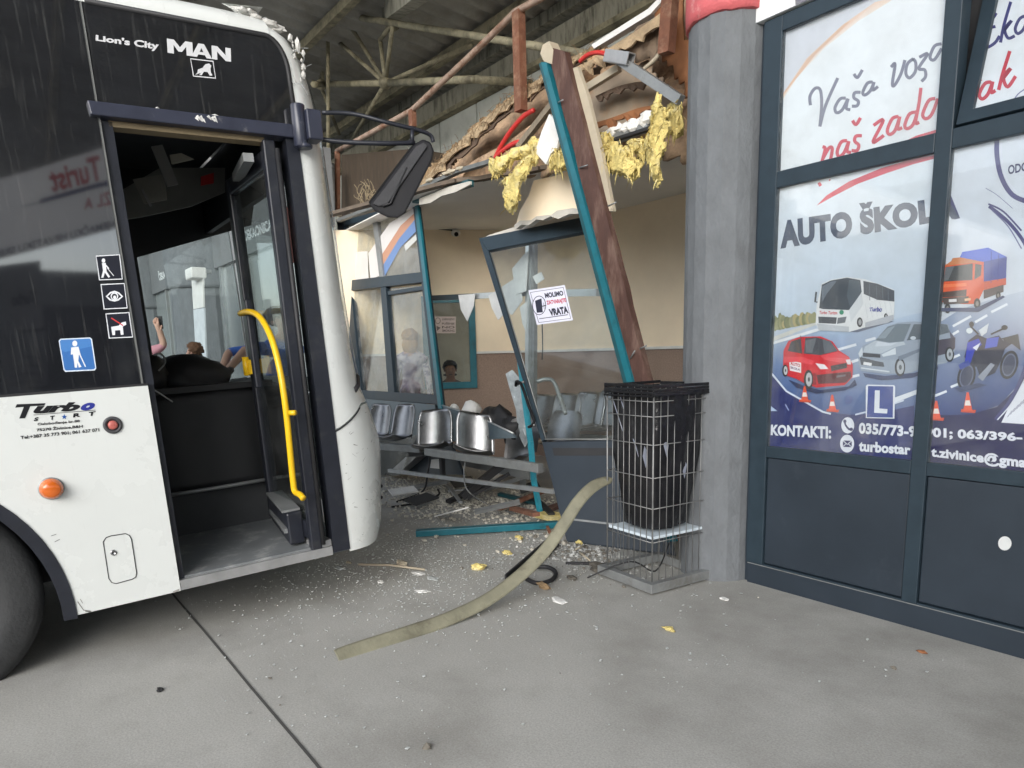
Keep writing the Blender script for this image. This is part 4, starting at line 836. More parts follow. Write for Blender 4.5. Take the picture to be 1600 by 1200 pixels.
# accessibility stickers on the dark glass
Zs=lambda x,y:(x*.34985,200+y*.35); WHT=(226,228,232)
def sticker(fn,name='sticker'):
    p=Paint(lambda a,b: busw(bl(a,b,.0012)),BR); p.tf=Zs; fn(p); p.mb.build(name,m_print,bus)
DK=(26,28,40)
def decal_a(p):
    p.poly([(428,570),(536,564),(548,676),(442,680)],WHT); p.poly([(431,574),(532,568),(544,672),(446,676)],DK)
    p.ell(462,592,8,10,WHT); p.poly([(455,603),(472,602),(476,640),(492,664),(484,668),(468,645),(462,668),(452,668),(460,636)],WHT); p.line([(472,612),(486,628)],5,WHT); p.line([(480,626),(508,660)],3,WHT)
def decal_b(p):
    p.poly([(449,697),(556,692),(570,805),(463,810)],WHT); p.poly([(453,701),(553,696),(566,801),(467,806)],DK)
    p.poly([(472,752),(492,732),(512,726),(532,734),(550,752),(530,770),(512,775),(490,770)],WHT); p.poly([(480,752),(496,738),(512,733),(528,740),(542,752),(526,764),(512,768),(496,765)],DK); p.ell(511,751,17,17,WHT); p.ell(511,752,12,12,DK); p.ell(512,756,7,8,WHT)
def decal_c(p):
    p.poly([(471,828),(578,822),(594,935),(486,940)],WHT); p.poly([(475,832),(574,826),(590,931),(490,936)],DK)
    p.poly([(496,888),(530,882),(545,868),(562,864),(564,878),(548,886),(552,922),(540,924),(536,902),(514,904),(514,924),(502,925)],WHT); p.line([(497,848),(550,882)],5,(206,60,60))
def decal_d(p):
    p.poly([(262,950),(270,941),(402,935),(411,942),(430,1072),(424,1082),(292,1089),(284,1080)],(214,224,236)); p.poly([(267,952),(274,946),(400,940),(406,946),(425,1070),(420,1077),(295,1083),(288,1077)],(58,110,176)); p.poly([(267,952),(274,946),(400,940),(406,946),(410,975),(290,1000),(272,990)],(74,128,192))
    p.ell(334,962,11,13,WHT); p.poly([(318,980),(350,976),(360,1012),(352,1014),(350,1040),(364,1066),(352,1070),(346,1048),(344,1070),(334,1070),(326,1010),(316,1012)],WHT); p.line([(356,1010),(382,1066)],5,WHT)
sticker(decal_a); sticker(decal_b); sticker(decal_c); sticker(decal_d)
# mirror
mx=.22
br=MB(); c=bl(486,199,.05); br.box(c+(.01,0,0),(.10,.075,.14)); br.tube([c+(.0,-.06,-.10),c+(.0,-.06,.10)],.035,14); br.tube([c+(.0,-.045,-.105),c+(.0,-.045,-.085)],.04,12); brk=bb(br,'mirror_bracket',m_visor,bevel=.006)
t=MB(); t.tube(sm3([bl(503,176,.05),bl(552,178,.1),bl(604,191,.18),bl(652,203,mx),bl(672,211,mx),bl(677,222,mx)],5),.011,8); t.tube(sm3([bl(503,218,.05),bl(540,222,.1),bl(600,224,.18),bl(648,223,mx)],5),.012,8); t.tube([bl(644,203,mx),bl(644,223,mx)],.011,8); bb(t,'mirror_arm',m_busblack)
# mirror housing: wedge-shaped box
fwd=C2W[:,2]; pf=lambda off: PL(busw((mx,1.35,2.25))+fwd*off,fwd)
face=[(648,226),(661,217),(674,222),(679,236),(676,250),(634,333),(622,341),(606,340),(586,330),(577,319)]
A=[pf(0)(*q) for q in face]; B=[pf(.13)(*((q[0]-6)*.93+.07*625,(q[1])*.93+.07*280)) for q in face]
t=MB(); n=len(face); t.add([busl(q) for q in A+B],[list(range(n)),list(range(2*n-1,n-1,-1))]+[[i,i+n,(i+1)%n+n,(i+1)%n] for i in range(n)]); mh=bb(t,'mirror_housing',m_blackp,bevel=.012)
t=MB(); q=[pf(-.012)(*k) for k in ((650,228),(662,222),(668,228),(606,318),(592,322),(582,318))]; t.prism([busl(k) for k in q],tuple(busl(BO+fwd*.011))); bb(t,'mirror_rim',pm('worn_mirror_plastic',(.04,.04,.043),.65,spec=.25,var=.3,scale=14,bump=.2,bscale=150),mh,bevel=.005)
t=MB(); t.tube([busl(pf(-.01)(*k)) for k in ((636,262),(610,318),(598,322))],.006,5); bb(t,'housing_gap',m_black,mh)
# rubble lodged on the roof corner
t=MB(); 
for k in range(44):
    a=rnd.random(); c=bl(372+a*65,14+a*34+rnd.uniform(-3,3),-.06-rnd.random()*.08); s=.006+rnd.random()**2*.026; t.lump(c,(s,s*1.4,s*.7),k,.6,2.5,1)
for k in range(16):
    c=bl(rnd.uniform(440,470),rnd.uniform(52,125),-.02); s=.005+rnd.random()**2*.016; t.lump(c+np.array((.0,.03,0)),(s,s,s*1.6),k+40,.6,2.5,1)
bb(t,'roof_rubble',pm('dirty_plaster',(.50,.49,.46),.9,var=.3,scale=20))
t=MB()
for k in range(6):
    a=bl(rnd.uniform(436,470),rnd.uniform(60,120),-.03); pts=[a]
    for i in range(4): pts.append(pts[-1]+np.array((rnd.uniform(-.03,.05),rnd.uniform(-.02,.05),rnd.uniform(-.06,.03))))
    t.tube(sm3(pts,3),.0018,4)
bb(t,'torn_strands',m_greym)
# ------------------------------------------------------------------ wire litter bin
bin_=thing('wire_bin','tall square wire litter bin with a black bag, standing in front of the grey pillar','litter bin',(-.48,-.30,0))
G=[onZ(*q) for q in ((950,893),(1018,932),(1117,905))]; a_=G[1]; 
ex=nrm((G[2]-a_)*(1,1,0)); ey=nrm(np.cross((0,0,1),ex)); 
if np.dot(ey,G[0]-a_)<0: ey=-ey
LX=np.linalg.norm(G[2]-a_); LY_=LX*.93
def bp(u,v,z): return a_+ex*u+ey*v+np.array((0,0,z))
t=MB(); h=.055; bw=.045
for p0,p1 in ((bp(0,bw/2,h/2+.012),bp(LX,bw/2,h/2+.012)),(bp(0,LY_-bw/2,h/2+.012),bp(LX,LY_-bw/2,h/2+.012)),(bp(bw/2,bw,h/2+.012),bp(bw/2,LY_-bw,h/2+.012)),(bp(LX-bw/2,bw,h/2+.012),bp(LX-bw/2,LY_-bw,h/2+.012))): t.beam(p0,p1,bw,h)
t.build('base_frame',m_greym,bin_,bevel=.003)
m_wire=pm('galvanised_wire',(.27,.27,.265),.45,.6,var=.2,scale=20)
i0=.045; i1x=LX-.045; i1y=LY_-.045; HB=1.185
t=MB(); t2=MB()
N=8
for k in range(N+1):
    f=k/N
    for q in ((i0+(i1x-i0)*f,i0),(i0+(i1x-i0)*f,i1y)): t.tube([bp(*q,.05),bp(*q,HB)],.0025,5)
    for q in ((i0,i0+(i1y-i0)*f),(i1x,i0+(i1y-i0)*f)): t.tube([bp(*q,.05),bp(*q,HB)],.0025,5)
for z in (.30,.50,.68,.87,1.03,1.115):
    c=[bp(i0,i0,z),bp(i1x,i0,z),bp(i1x,i1y,z),bp(i0,i1y,z)]; t.tube(c+[c[0]],.0030,5)
for q in ((i0,i0),(i1x,i0),(i1x,i1y),(i0,i1y)): t.tube([bp(*q,.05),bp(*q,HB)],.0048,6)
t.build('wire_cage',m_wire,bin_)
m_bag=pm('black_bag',(.012,.012,.014),.22,var=.2,scale=8,bump=.5,bscale=14)
t=MB(); rim=[bp(i0-.012,i0-.012,0),bp(i1x+.012,i0-.012,0),bp(i1x+.012,i1y+.012,0),bp(i0-.012,i1y+.012,0)]
for k,(z,hh) in enumerate(((1.20,.020),(1.182,.018),(1.163,.019),(1.147,.014))):
    for i in range(4):
        p0=rim[i]+(0,0,z+rnd.uniform(-.005,.005)); p1=rim[(i+1)%4]+(0,0,z+rnd.uniform(-.005,.005)); t.beam(p0,p1,.008+.002*k,hh*.9)
t.build('wrapped_rim',m_bag,bin_,bevel=.003)
def bagf(u,v):
    a=2*math.pi*u; z=1.16-.80*v; s=.93*(1-.17*v**2)
    cx,cy=math.cos(a),math.sin(a); sq=1/max(abs(cx),abs(cy)); sq=1+(sq-1)*.8*(1-v*.6)
    wob=1+.10*noise.noise(Vector((cx*2.6,cy*2.6,v*3)))+.07*noise.noise(Vector((cx*6,cy*6,v*2.2)))*v
    r=(i1x-i0)/2*s*sq*wob*(.97 if v>.92 else 1)
    return bp(LX/2+cx*r-.015*v,LY_/2+cy*r,z)
t=MB(); t.grid(bagf,72,40); t.lump(bp(LX/2-.03,LY_/2-.02,.38),(.14,.13,.05),4,.3,4,3); t.build('bin_bag',m_bag,bin_)
t=MB(); 
for (u,v,z) in ((LX*.28,.055,.92),(LX*.55,.05,.78),(.05,LY_*.25,.86)): 
    t=MB(); t.prism([bp(u,v,z),bp(u+.03,v+.002,z-.05),bp(u+.012,v,z-.13),bp(u-.012,v+.002,z-.06)],(0,.001,0)); t.build('bag_flap',pm('grey_plastic_sheen',(.25,.27,.33),.2,var=.3),bin_)
t=MB()
t.tube([bp(.06,LY_*.7,1.13),bp(.07,LY_*.35,.75)],.004,5); t.tube([bp(.055,LY_*.85,1.14),bp(.07,LY_*.55,.8)],.003,5)
t.build('bag_string',pm('grey_plastic_sheen',(.25,.27,.33)),bin_)
t=MB(); t.box(bp(LX/2,LY_/2,.325),(i1x-i0-.01,i1y-i0-.01,.018),(ex,ey,(0,0,1))); t.build('tray',pm('pale_blue_tray',(.62,.70,.76),.5,var=.1),bin_,bevel=.004)
t=MB(); t.tube(sm3([bp(-.12,LY_*.9,.02),bp(.1,LY_*.6,.12),bp(LX*.5,LY_*.5,.04),bp(LX*.9,LY_*.7,.16)],6),.005,6); t.build('loose_wire',m_black,bin_)
# ------------------------------------------------------------------ hanging door
D0=onZ(885,846,.004); D1=onZ(1054,870,.004); D2=onY(748,372,.20)
dn=nrm(np.cross(D1-D0,D2-D0)); 
if dn@(CAM-D0)<0: dn=-dn
DP=PL(D0,dn)
door=thing('broken_door','dark glazed door leaning out of its torn frame, with a notice on its glass','door',D0)
def dq(name,px,mat,th=.05,off=0.,parent=door,bev=.004):
    t=MB(); t.prism([DP(*q)+dn*off for q in px],-dn*th); return t.build(name,mat,parent,bevel=bev)
TL,TR=(748,372),(915,338); BRt=(1054,868); BLt=(885,846)
LM=(846,690); RM=(1008,686)
ITL,ITR,IBR,IBL=(763,391),(911,362),(1000,686),(851,686)
dq('door_stile',[TL,(763,391),(851,686),LM],m_slate); dq('door_stile',[TR,(1008,686),IBR,ITR],m_slate); dq('top_rail',[TL,TR,ITR,ITL],m_slate)
dq('lower_panel',[LM,(1008,686),BRt,BLt],m_slateP,bev=.008)
t=MB(); t.prism([DP(*q)+dn*.002 for q in ((863,700),(1004,700),(1008,712),(866,712))],-dn*.001); t.build('panel_groove',m_black,door)
t=MB(); t.prism([DP(*q)+dn*.003 for q in ((876,808),(1030,826),(1031,829),(877,811))],-dn*.003); t.build('panel_line',m_greym,door)
t=MB(); t.prism([DP(*q)-dn*.02 for q in (ITL,ITR,IBR,IBL)],-dn*.006); t.build('door_pane',m_glass,door)
t=MB(); t.tube([DP(*q)-dn*.008 for q in ((851,686),(1000,686))],.007,6); t.tube([DP(*q)-dn*.008 for q in ((766,394),(852,684))],.005,6); t.build('glazing_bead',m_greym,door)
t=MB(); t.tube(sm3([DP(806,603)+dn*.0,DP(812,599)+dn*.05,DP(821,606)+dn*.06,DP(832,638)+dn*.06,DP(840,660)+dn*.06,DP(835,668)+dn*.05,DP(826,667)+dn*.0],5),.012,8); t.build('door_handle',m_blackp,door)
t=MB(); t.tube([DP(806,601)+dn*.0,DP(824,600)+dn*.055],.012,8); t.tube([DP(826,667),DP(841,667)+dn*.055],.013,8); t.build('handle_end',m_chrome,door)
t=MB(); t.tube(sm3([DP(829,590)-dn*.1,DP(842,585)-dn*.12,DP(853,588)-dn*.13,DP(862,610)-dn*.13,DP(873,640)-dn*.12],5),.017,8); t.build('bent_tube',m_greym,door)  # bent grey tube set behind the door pane
p=Paint(lambda a,b: DP(a,b)+dn*.001-dn*.02,dn); Zd=lambda x,y:(500+x*.3625,280+y*.3625); p.tf=Zd
p.poly([(893,475),(1050,452),(1086,604),(930,624)],(222,222,236)); p.line([(902,484),(1044,462),(1076,596),(938,614)],3,(70,70,90),closed=True)
INK=(36,36,54)
p.text('MOLIMO',[(962,487),(1042,475),(1046,497),(967,509)],INK,.05); p.text('ZATVARAJTE',[(970,520),(1054,508),(1058,530),(975,542)],(190,60,84),.05); p.text('VRATA',[(980,556),(1062,542),(1068,574),(987,587)],INK,.06)
p.line([(940,598),(1064,580)],3,INK); p.ell(940,540,30,42,INK); p.ell(940,540,27,39,(222,222,236)); p.poly([(922,520),(950,510),(956,570),(930,572)],INK); p.line([(952,544),(970,540)],4,INK); p.line([(960,528),(962,556)],2,INK)
p.mb.build('door_notice',m_print,door)
t=MB(); t.prism([DP(*q)-dn*.03 for q in ((801,352),(905,328),(915,338),(820,357),(748,373),(760,365))],-dn*.05); t.build('torn_plaster_top',pm('dusty_plaster',(.55,.52,.46)),door)
# ------------------------------------------------------------------ leaning post
post=thing('leaning_post','broken red brown timber post with a teal metal strip, leaning beside the hanging door','post',onZ(1055,860,0))
YO=-.10; q=PY(YO)
def ext(a,b,py): 
    k=(py-a[1])/(b[1]-a[1]); return (a[0]+(b[0]-a[0])*k,py)
def strip(name,mat,aL,aR,bL,bR,yo,th,parent,pb=None,n=1,jag=0.):
    t=MB(); L=[PY(yo)(*aL),PY(yo)(*bL)];Rr=[PY(yo)(*aR),PY(yo)(*bR)]
    if n==1: t.prism([L[0],Rr[0],Rr[1],L[1]],(0,th,0))
    else:
        for i in range(n):
            f,g2=i/n,(i+1)/n
            j=lambda k,s: np.array((jag*noise.noise(Vector((k*7.1,s,0))),0,0))
            t.prism([L[0]+(L[1]-L[0])*f+j(i,1),Rr[0]+(Rr[1]-Rr[0])*f+j(i,5),Rr[0]+(Rr[1]-Rr[0])*g2+j(i+1,5),L[0]+(L[1]-L[0])*g2+j(i+1,1)],(0,th,0))
    return t.build(name,mat,parent)
b1,b2_=ext((846,95),(979,594),846),ext((853,95),(988,594),846); b3=ext((882,80),(1013,594),846); b0=ext((855,72),(988,594),846)
strip('timber',m_wood,(854,72),(882,80),b0,b3,YO,.05,post,n=26,jag=.018)
strip('teal_strip',m_teal,(845,97),(853,97),b1,b2_,YO-.02,.055,post)
strip('dark_edge',m_tealD,(842,100),(846,97),(b1[0]-7,b1[1]),b1,YO-.01,.08,post)
t=MB(); t.prism([PY(YO+.04)(*k) for k in ((886,110),(902,104),(918,150),(940,240),(958,330),(948,330),(930,270),(905,180))],(0,.03,0)); t.build('cream_board',m_cream,post)
t=MB(); t.prism([PY(YO-.005)(*k) for k in ((848,70),(858,64),(864,78),(862,100),(850,96),(844,84))],(0,.08,0)); t.build('splintered_cap',m_cream,post)
t=MB()
for (a,b) in (((950,322),(963,316)),((905,262),(918,258)),((985,560),(992,548)),((1000,545),(1010,540)),((872,160),(880,156))): t.tube([PY(YO-.01)(*a),PY(YO-.03)(*b)],.005,5)
t.build('nail',m_greym,post)
# ------------------------------------------------------------------ left window unit pushed out of plumb
U0=onY(690,655,.14); U1=onY(560,640,.20); U2=onY(648,314,.42)
un=nrm(np.cross(U1-U0,U2-U0)); 
if un@(CAM-U0)<0: un=-un
UP=PL(U0,un)
m_palerefl=glass('pale_reflection_glass',(.93,.94,.92),1.45,.03,.13)  # high dust value paints the panes' pale reflections as diffuse haze
wu=thing('window_unit','leaning dark framed window unit left standing beside the bus nose','window',onZ(625,740,0))
def uq(name,px,mat,th=.07,off=0.,parent=wu,bev=.004):
    t=MB(); t.prism([UP(*q)+un*off for q in px],-un*th); return t.build(name,mat,parent,bevel=bev)
uq('left_stile',[(526,347),(537,345),(566,625),(556,630)],m_slate); uq('right_stile',[(645,322),(649,321),(688,640),(680,640)],m_slate)
uq('teal_edge',[(648,315),(653,314),(693,650),(687,648)],m_teal,.03,.012)
uq('top_rail',[(526,347),(648,314),(649,323),(527,356)],m_slate); uq('middle_rail',[(538,439),(660,425),(663,441),(541,455)],m_slate,.08,.006)
uq('upper_mullion',[(580,336),(587,334),(598,432),(592,433)],m_greym,.05,-.004)
uq('lower_mullion',[(594,449),(602,448),(616,617),(606,618)],m_slate,.07,-.003)
uq('bottom_rail',[(556,609),(684,617),(686,632),(557,622)],m_slate,.08,.006)
uq('sash_head',[(604,455),(662,446),(664,452),(605,461)],m_slate,.05,-.01)
uq('upper_pane',[(536,350),(580,338),(592,436),(544,440)],m_palerefl,.006,-.03); uq('upper_pane',[(588,336),(646,320),(658,428),(598,434)],m_palerefl,.006,-.034)
uq('lower_pane',[(546,456),(594,450),(606,612),(562,610)],m_palerefl,.006,-.03); uq('lower_pane',[(603,450),(662,444),(683,616),(615,613)],m_palerefl,.006,-.045)
t=MB(); t.prism([UP(*q)-un*.026 for q in ((551,393),(571,392),(573,437),(553,439))],-un*.0008); t.build('paper_sheet',pm('white_paper',(.72,.70,.66),.8,var=.05),wu)
p=Paint(lambda a,b: UP(a,b)-un*.030,un)  # diagonal bands of a reflection, painted flat onto the upper pane
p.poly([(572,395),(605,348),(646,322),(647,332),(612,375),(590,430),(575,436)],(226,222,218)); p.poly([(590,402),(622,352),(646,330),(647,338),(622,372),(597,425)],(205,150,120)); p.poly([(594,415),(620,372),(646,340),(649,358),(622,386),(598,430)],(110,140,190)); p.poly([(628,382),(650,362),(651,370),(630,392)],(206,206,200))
p.mb.build('painted_reflection',m_print,wu)
t=MB(); t.prism([UP(*q) for q in ((557,622),(690,633),(745,650),(800,676),(806,684),(700,690),(560,672))],-un*.02); t.build('buckled_sill',pm('blue_grey_sheet',(.09,.125,.15),.35,.2,var=.2,scale=6),wu)
t=MB(); t.tube([UP(690,633),UP(745,650),UP(802,677)],.008,6); t.build('sill_edge',m_silver,wu)
t=MB(); t.prism([UP(*q)-un*.022 for q in ((557,672),(700,690),(720,742),(565,742))],-un*.03); t.build('lower_panel',m_slateP,wu)
# torn roof edge trim over the window unit
trim=thing('roof_edge_trim','bent pale metal trim strip with torn teal edge above the missing waiting room window','metal trim',onY(700,285,.3))
t=MB(); P=[(528,345),(590,322),(655,296),(716,268),(770,252)]; 
for a,b in zip(P,P[1:]): t.beam(onY(*a,.25),onY(*b,.25),.06,.035)
t.build('pale_strip',pm('pale_trim',(.15,.155,.15),.5,.2,var=.3,scale=12),trim)
t=MB(); 
for a,b in (((648,313),(690,300)),((690,300),(736,286))): t.beam(onY(*a,.28),onY(*b,.28),.06,.06)
t.build('teal_strip',m_tealD,trim)
t=MB(); P=[(655,320),(672,317),(690,306),(712,300),(735,288),(734,283),(700,292),(655,310)]; t.prism([onY(*k,.22) for k in P],(0,.02,0)); t.build('plaster_remnant',pm('dusty_plaster',(.55,.52,.46),.9,var=.25,scale=14,bump=.4,bscale=30),trim)
t=MB()
for k in range(40):
    f=rnd.random(); a=onY(530+f*190,342-f*72,.22); s=.012+rnd.random()*.03; t.lump(a+(0,0,.04),(s*1.6,s,s*.7),k,.6,2.5,1)
t.build('crumbled_mortar',m_cream,trim)
t=MB()
for k in range(18):
    a=onY(rnd.uniform(560,582),rnd.uniform(312,325),.2); pts=[a]
    for i in range(4): pts.append(pts[-1]+np.array((rnd.uniform(-.07,.07),rnd.uniform(-.05,.05),rnd.uniform(.0,.09))))
    t.tube(sm3(pts,3),.004,4)
t.build('dry_weeds',pm('dry_weed',(.30,.24,.15),.9),trim)
# ------------------------------------------------------------------ torn roof build-up
def sheet(name,label,cat,poly,y,mat,amp=.06,res=.055,tilt=0.,thick=.05,freq=2.2,fray=.03,group=None,seed=0,parent=None):
    """a ragged board: traced outline filled with a displaced grid at depth y"""
    P=[onY(*k,y) for k in poly]; xs=[p[0] for p in P]; zs=[p[2] for p in P]
    def inside(x,z):
        c=False; n=len(P)
        for i in range(n):
            x1,z1,x2,z2=P[i][0],P[i][2],P[(i+1)%n][0],P[(i+1)%n][2]
            if (z1>z)!=(z2>z) and x<(x2-x1)*(z-z1)/(z2-z1)+x1: c=not c
        return c
    nx=int((max(xs)-min(xs))/res)+1; nz=int((max(zs)-min(zs))/res)+1; idx={}; t=MB(); vs=[];fs=[]
    def vid(i,j):
        if (i,j) not in idx:
            x=min(xs)+i*res; z=min(zs)+j*res
            d=amp*noise.noise(Vector((x*freq,z*freq,seed)))+amp*.6*abs(noise.noise(Vector((x*freq*2.8,z*freq*2.8,seed+3))))
            fx=fray*noise.noise(Vector((x*9,z*9,seed+5))); fz=fray*noise.noise(Vector((x*9,z*9,seed+8)))
            idx[(i,j)]=len(vs); vs.append((x+fx,y+d+tilt*(z-min(zs)),z+fz))
        return idx[(i,j)]
    for i in range(nx):
        for j in range(nz):
            if inside(min(xs)+(i+.5)*res,min(zs)+(j+.5)*res): fs.append([vid(i,j),vid(i+1,j),vid(i+1,j+1),vid(i,j+1)])
    t.add(vs,fs,sm=True); o=t.build(name,mat,parent)
    md=o.modifiers.new('thick','SOLIDIFY'); md.thickness=thick; md.offset=0
    if parent is None: tag(o,label,cat,group)
    return o
sheet('torn_roof_board','large brown stained roof board hanging torn above the wrecked doorway','roof board',[(650,292),(668,268),(700,240),(745,197),(800,152),(862,112),(900,86),(930,72),(965,60),(1000,28),(1045,-2),(1078,-25),(1085,252),(1010,240),(936,262),(892,262),(824,274),(756,282),(690,292)],.62,m_brown,.10,.05,.12,.05,2.0,.02)
sheet('fibre_edge','frayed strip of tan fibre matting along the broken sloping roof edge','fibre mat',[(652,292),(662,268),(690,246),(730,205),(790,156),(850,118),(905,84),(935,68),(938,76),(908,96),(858,126),(802,170),(752,214),(722,240),(704,262),(682,282)],.48,m_fibre,.02,.02,0.,.014,11,.03,seed=4)
t=MB()
for k in range(260):
    f=rnd.random(); a=onY(656+f*272,286-f*210+rnd.uniform(-6,14)-26*math.sin(f*3.1),.42-rnd.random()*.06); d=np.array((rnd.uniform(-.10,.10),rnd.uniform(-.06,.02),rnd.uniform(-.10,.06))); t.tube([a,a+d*.6+(0,0,.01),a+d],.0022,3)
tag(t.build('loose_straw',m_fibre),'loose straw-like fibres bristling along the torn sloping roof edge','fibres')
sheet('brown_membrane','crumpled brown membrane flap folded over the top of the broken roof beside the coral band','roof membrane',[(905,112),(935,92),(985,62),(1000,38),(1030,20),(1046,36),(1042,70),(1020,95),(1002,92),(970,86),(935,108)],.42,pm('brown_membrane',(.20,.145,.10),.8,var=.4,scale=4,bump=.5,bscale=20),.10,.04,0.,.02,4,.03,seed=9)
sheet('peeling_ply','peeling orange brown plywood sheet standing behind the crossed metal profiles','plywood',[(1008,68),(1040,-10),(1072,-30),(1074,150),(1050,110),(1030,85)],.50,pm('orange_ply',(.30,.125,.05),.75,var=.4,scale=3),.05,.05,0.,.02,2,.02,seed=12)
sheet('dusty_backing','dusty pale brown backing board behind the leaning post and yellow insulation','backing board',[(900,150),(950,110),(1010,100),(1062,150),(1064,205),(1000,192),(962,212),(925,222)],.50,pm('dusty_board',(.34,.27,.20),.9,var=.3,scale=3,dirt=(.42,.24,.12),dscale=2.4,dlo=.52,dhi=.66),.06,.05,0.,.03,2.5,.02,seed=15)
def jag(name,label,cat,top,wd,jg,y,mat,seed,th=.018,up=-.15):
    """splintered board layer: straight upper edge, jagged lower edge"""
    r2=random.Random(seed); P=[np.array(q,float) for q in sm3(top,8)]; m=len(P); lo=[]
    for i,p in enumerate(P):
        d=P[min(i+1,m-1)]-P[max(i-1,0)]; d=d/np.linalg.norm(d); nn=np.array((-d[1],d[0])); nn=nn if nn[1]>0 else -nn
        lo.append(p+nn*(wd*(.55+.45*r2.random())+jg*r2.random()**2.5)+d*r2.uniform(-2,2))
    A=[onY(*p,y) for p in P]; B=[onY(*p,y+up*.3) for p in lo]; t=MB()
    for i in range(m-1): t.prism([A[i],A[i+1],B[i+1],B[i]],(0,th,0))
    return tag(t.build(name,mat),label,cat)
m_tanb=pm('tan_torn_board',(.42,.31,.19),.9,var=.35,scale=10,bump=.5,bscale=50); m_dkb=pm('dark_torn_board',(.12,.08,.055),.9,var=.35,scale=8,bump=.5,bscale=40)
EDG=[(652,290),(690,250),(742,198),(800,152),(862,110),(908,82)]
jag('splintered_board','tan splintered board layer along the top of the torn sloping roof edge','board',EDG,9,9,.44,m_tanb,1)
jag('splintered_board','dark splintered board layer under the tan one on the torn sloping roof edge','board',[(a+5,b+7) for a,b in EDG],8,8,.455,m_dkb,2)
jag('splintered_board','ragged brown board strip lying across the middle of the torn roof left of the post','board',[(700,282),(742,250),(790,224),(836,190)],7,9,.40,m_brown,3)
jag('splintered_board','torn tan board strip under the white lath beside the coral band','board',[(905,104),(950,76),(1000,44),(1040,14)],12,18,.38,m_tanb,4)
jag('splintered_board','dark ragged board strip hanging behind the crossed metal profiles','board',[(930,150),(975,132),(1020,128),(1062,146)],7,9,.40,m_dkb,5)
jag('splintered_board','rust coloured ragged board strip above the broken ceiling channel','board',[(915,196),(955,184),(1000,168),(1030,164)],8,20,.36,pm('orange_ply',(.30,.125,.05)),6)
def one(name,label,cat,mat,fn,group=None,bev=0.):
    t=MB(); fn(t); return tag(t.build(name,mat,bevel=bev),label,cat,group)
one('white_lath','thin white strip lying along the broken roof edge near the top of the picture','lath',m_white,lambda t: t.prism([onY(*k,.45) for k in ((924,70),(960,47),(1012,14),(1030,-4),(1034,2),(1016,22),(964,54),(928,76))],(0,.06,0)))
prof=thing('steel_profile','grey hollow steel profile hanging diagonally with its bent cut end up','metal profile',onY(1010,120,.22))
t=MB(); t.beam(onY(966,92,.22),onY(1064,157,.22),.05,.062); t.build('shaft',m_greym,prof,bevel=.003)
t=MB(); A_=onY(953,88,.2);B_=onY(982,92,.2); d=nrm(B_-A_); u=np.array((0,1,0)); v=np.cross(d,u)
for k,s in ((u*.03,(.07*1,.008,.07)),(-u*.03,(.07,.008,.07)),(v*.035,(.07,.06,.008)),(-v*.035,(.07,.06,.008))): t.box((A_+B_)/2+k,(np.linalg.norm(B_-A_)+.05,s[1],s[2]),(d,u,v))
t.build('cut_end',m_step,prof)
one('wood_batten','weathered wood batten sticking out right of the leaning post','batten',m_cream,lambda t: t.beam(onY(912,141,.3),onY(968,106,.3),.04,.05))
one('wood_batten','dark weathered batten leaning behind the hanging plaster shard left of the post','batten',pm('weathered_wood',(.22,.18,.13),.8,var=.3,scale=9,stretch=(6,1,1)),lambda t: t.beam(onY(810,231,.3),onY(866,160,.3),.045,.05))
one('plaster_shard','sharp white plaster shard hanging left of the leaning post','plaster',m_white,lambda t: t.prism([onY(*k,.05) for k in ((836,238),(846,206),(858,178),(868,186),(876,200),(870,232),(860,240),(853,257),(845,248))],(0,.02,0)))
beam=thing('ceiling_channel','broken grey ceiling channel with white plaster crumbs right of the leaning post','metal channel',onY(985,205,.2))
t=MB(); t.beam(onY(930,228,.2),onY(1016,193,.2),.06,.075); t.build('channel',m_greym,beam)
t=MB(); t.beam(onY(950,222,.17),onY(1018,200,.17),.04,.02); t.build('channel_lip',m_black,beam)
t=MB()
for k in range(46):
    f=rnd.random(); a=onY(928+f*88,222-f*38+rnd.uniform(-8,4),.18); s=.012+rnd.random()*.03; t.lump(a,(s*1.4,s,s),k,.6,2.5,1)
t.build('plaster_crumbs',m_white,beam)
one('bulkhead_piece','loose beige bulkhead piece hanging above the broken door','plaster panel',m_beige,lambda t: t.prism([onY(*k,.30) for k in ((806,352),(812,330),(826,306),(834,282),(862,276),(892,266),(900,292),(908,326),(870,336))],(0,.06,0)))
one('bulkhead_edge','ragged pale edge strip of plaster above the door top rail','plaster strip',pm('dusty_plaster',(.55,.52,.46),.9,var=.25,scale=14,bump=.4,bscale=30),lambda t: t.prism([onY(*k,.26) for k in ((803,352),(812,345),(830,344),(838,338),(862,335),(870,329),(895,325),(905,327),(904,334),(890,334),(872,342),(860,338),(848,344),(838,343),(826,352),(815,351),(806,358))],(0,.05,0)))
one('torn_ceiling_edge','dark torn ceiling edge curling down under the yellow insulation','ceiling edge',pm('torn_edge',(.13,.10,.075),.9,var=.3,scale=9),lambda t:[t.beam(onZ(a[0],a[1],CZ)+(0,-.03,.02),onZ(b[0],b[1],CZ)+(0,-.03,.02),.10,.035) for a,b in zip([(470,352)]+ce,ce)])
def cable(label,pts,r,mat,y=None,name='red_conduit',cat='conduit',group=None):
    P=[onY(*k[:2],k[2] if len(k)>2 else y) for k in pts]; t=MB(); t.tube(sm3(P,7),r,8); return tag(t.build(name,mat),label,cat,group)
cable('long red conduit arching down behind the left batten',[(834,172),(818,182),(800,202),(784,226),(774,246)],.020,m_red,.36)
cable('short red conduit loop at the foot of the long one',[(774,246),(788,234),(804,224),(814,222)],.022,m_red,.34)
cable('red conduit arching into the cut steel profile',[(906,96),(918,86),(932,82),(946,84),(958,88)],.016,m_red,.24)
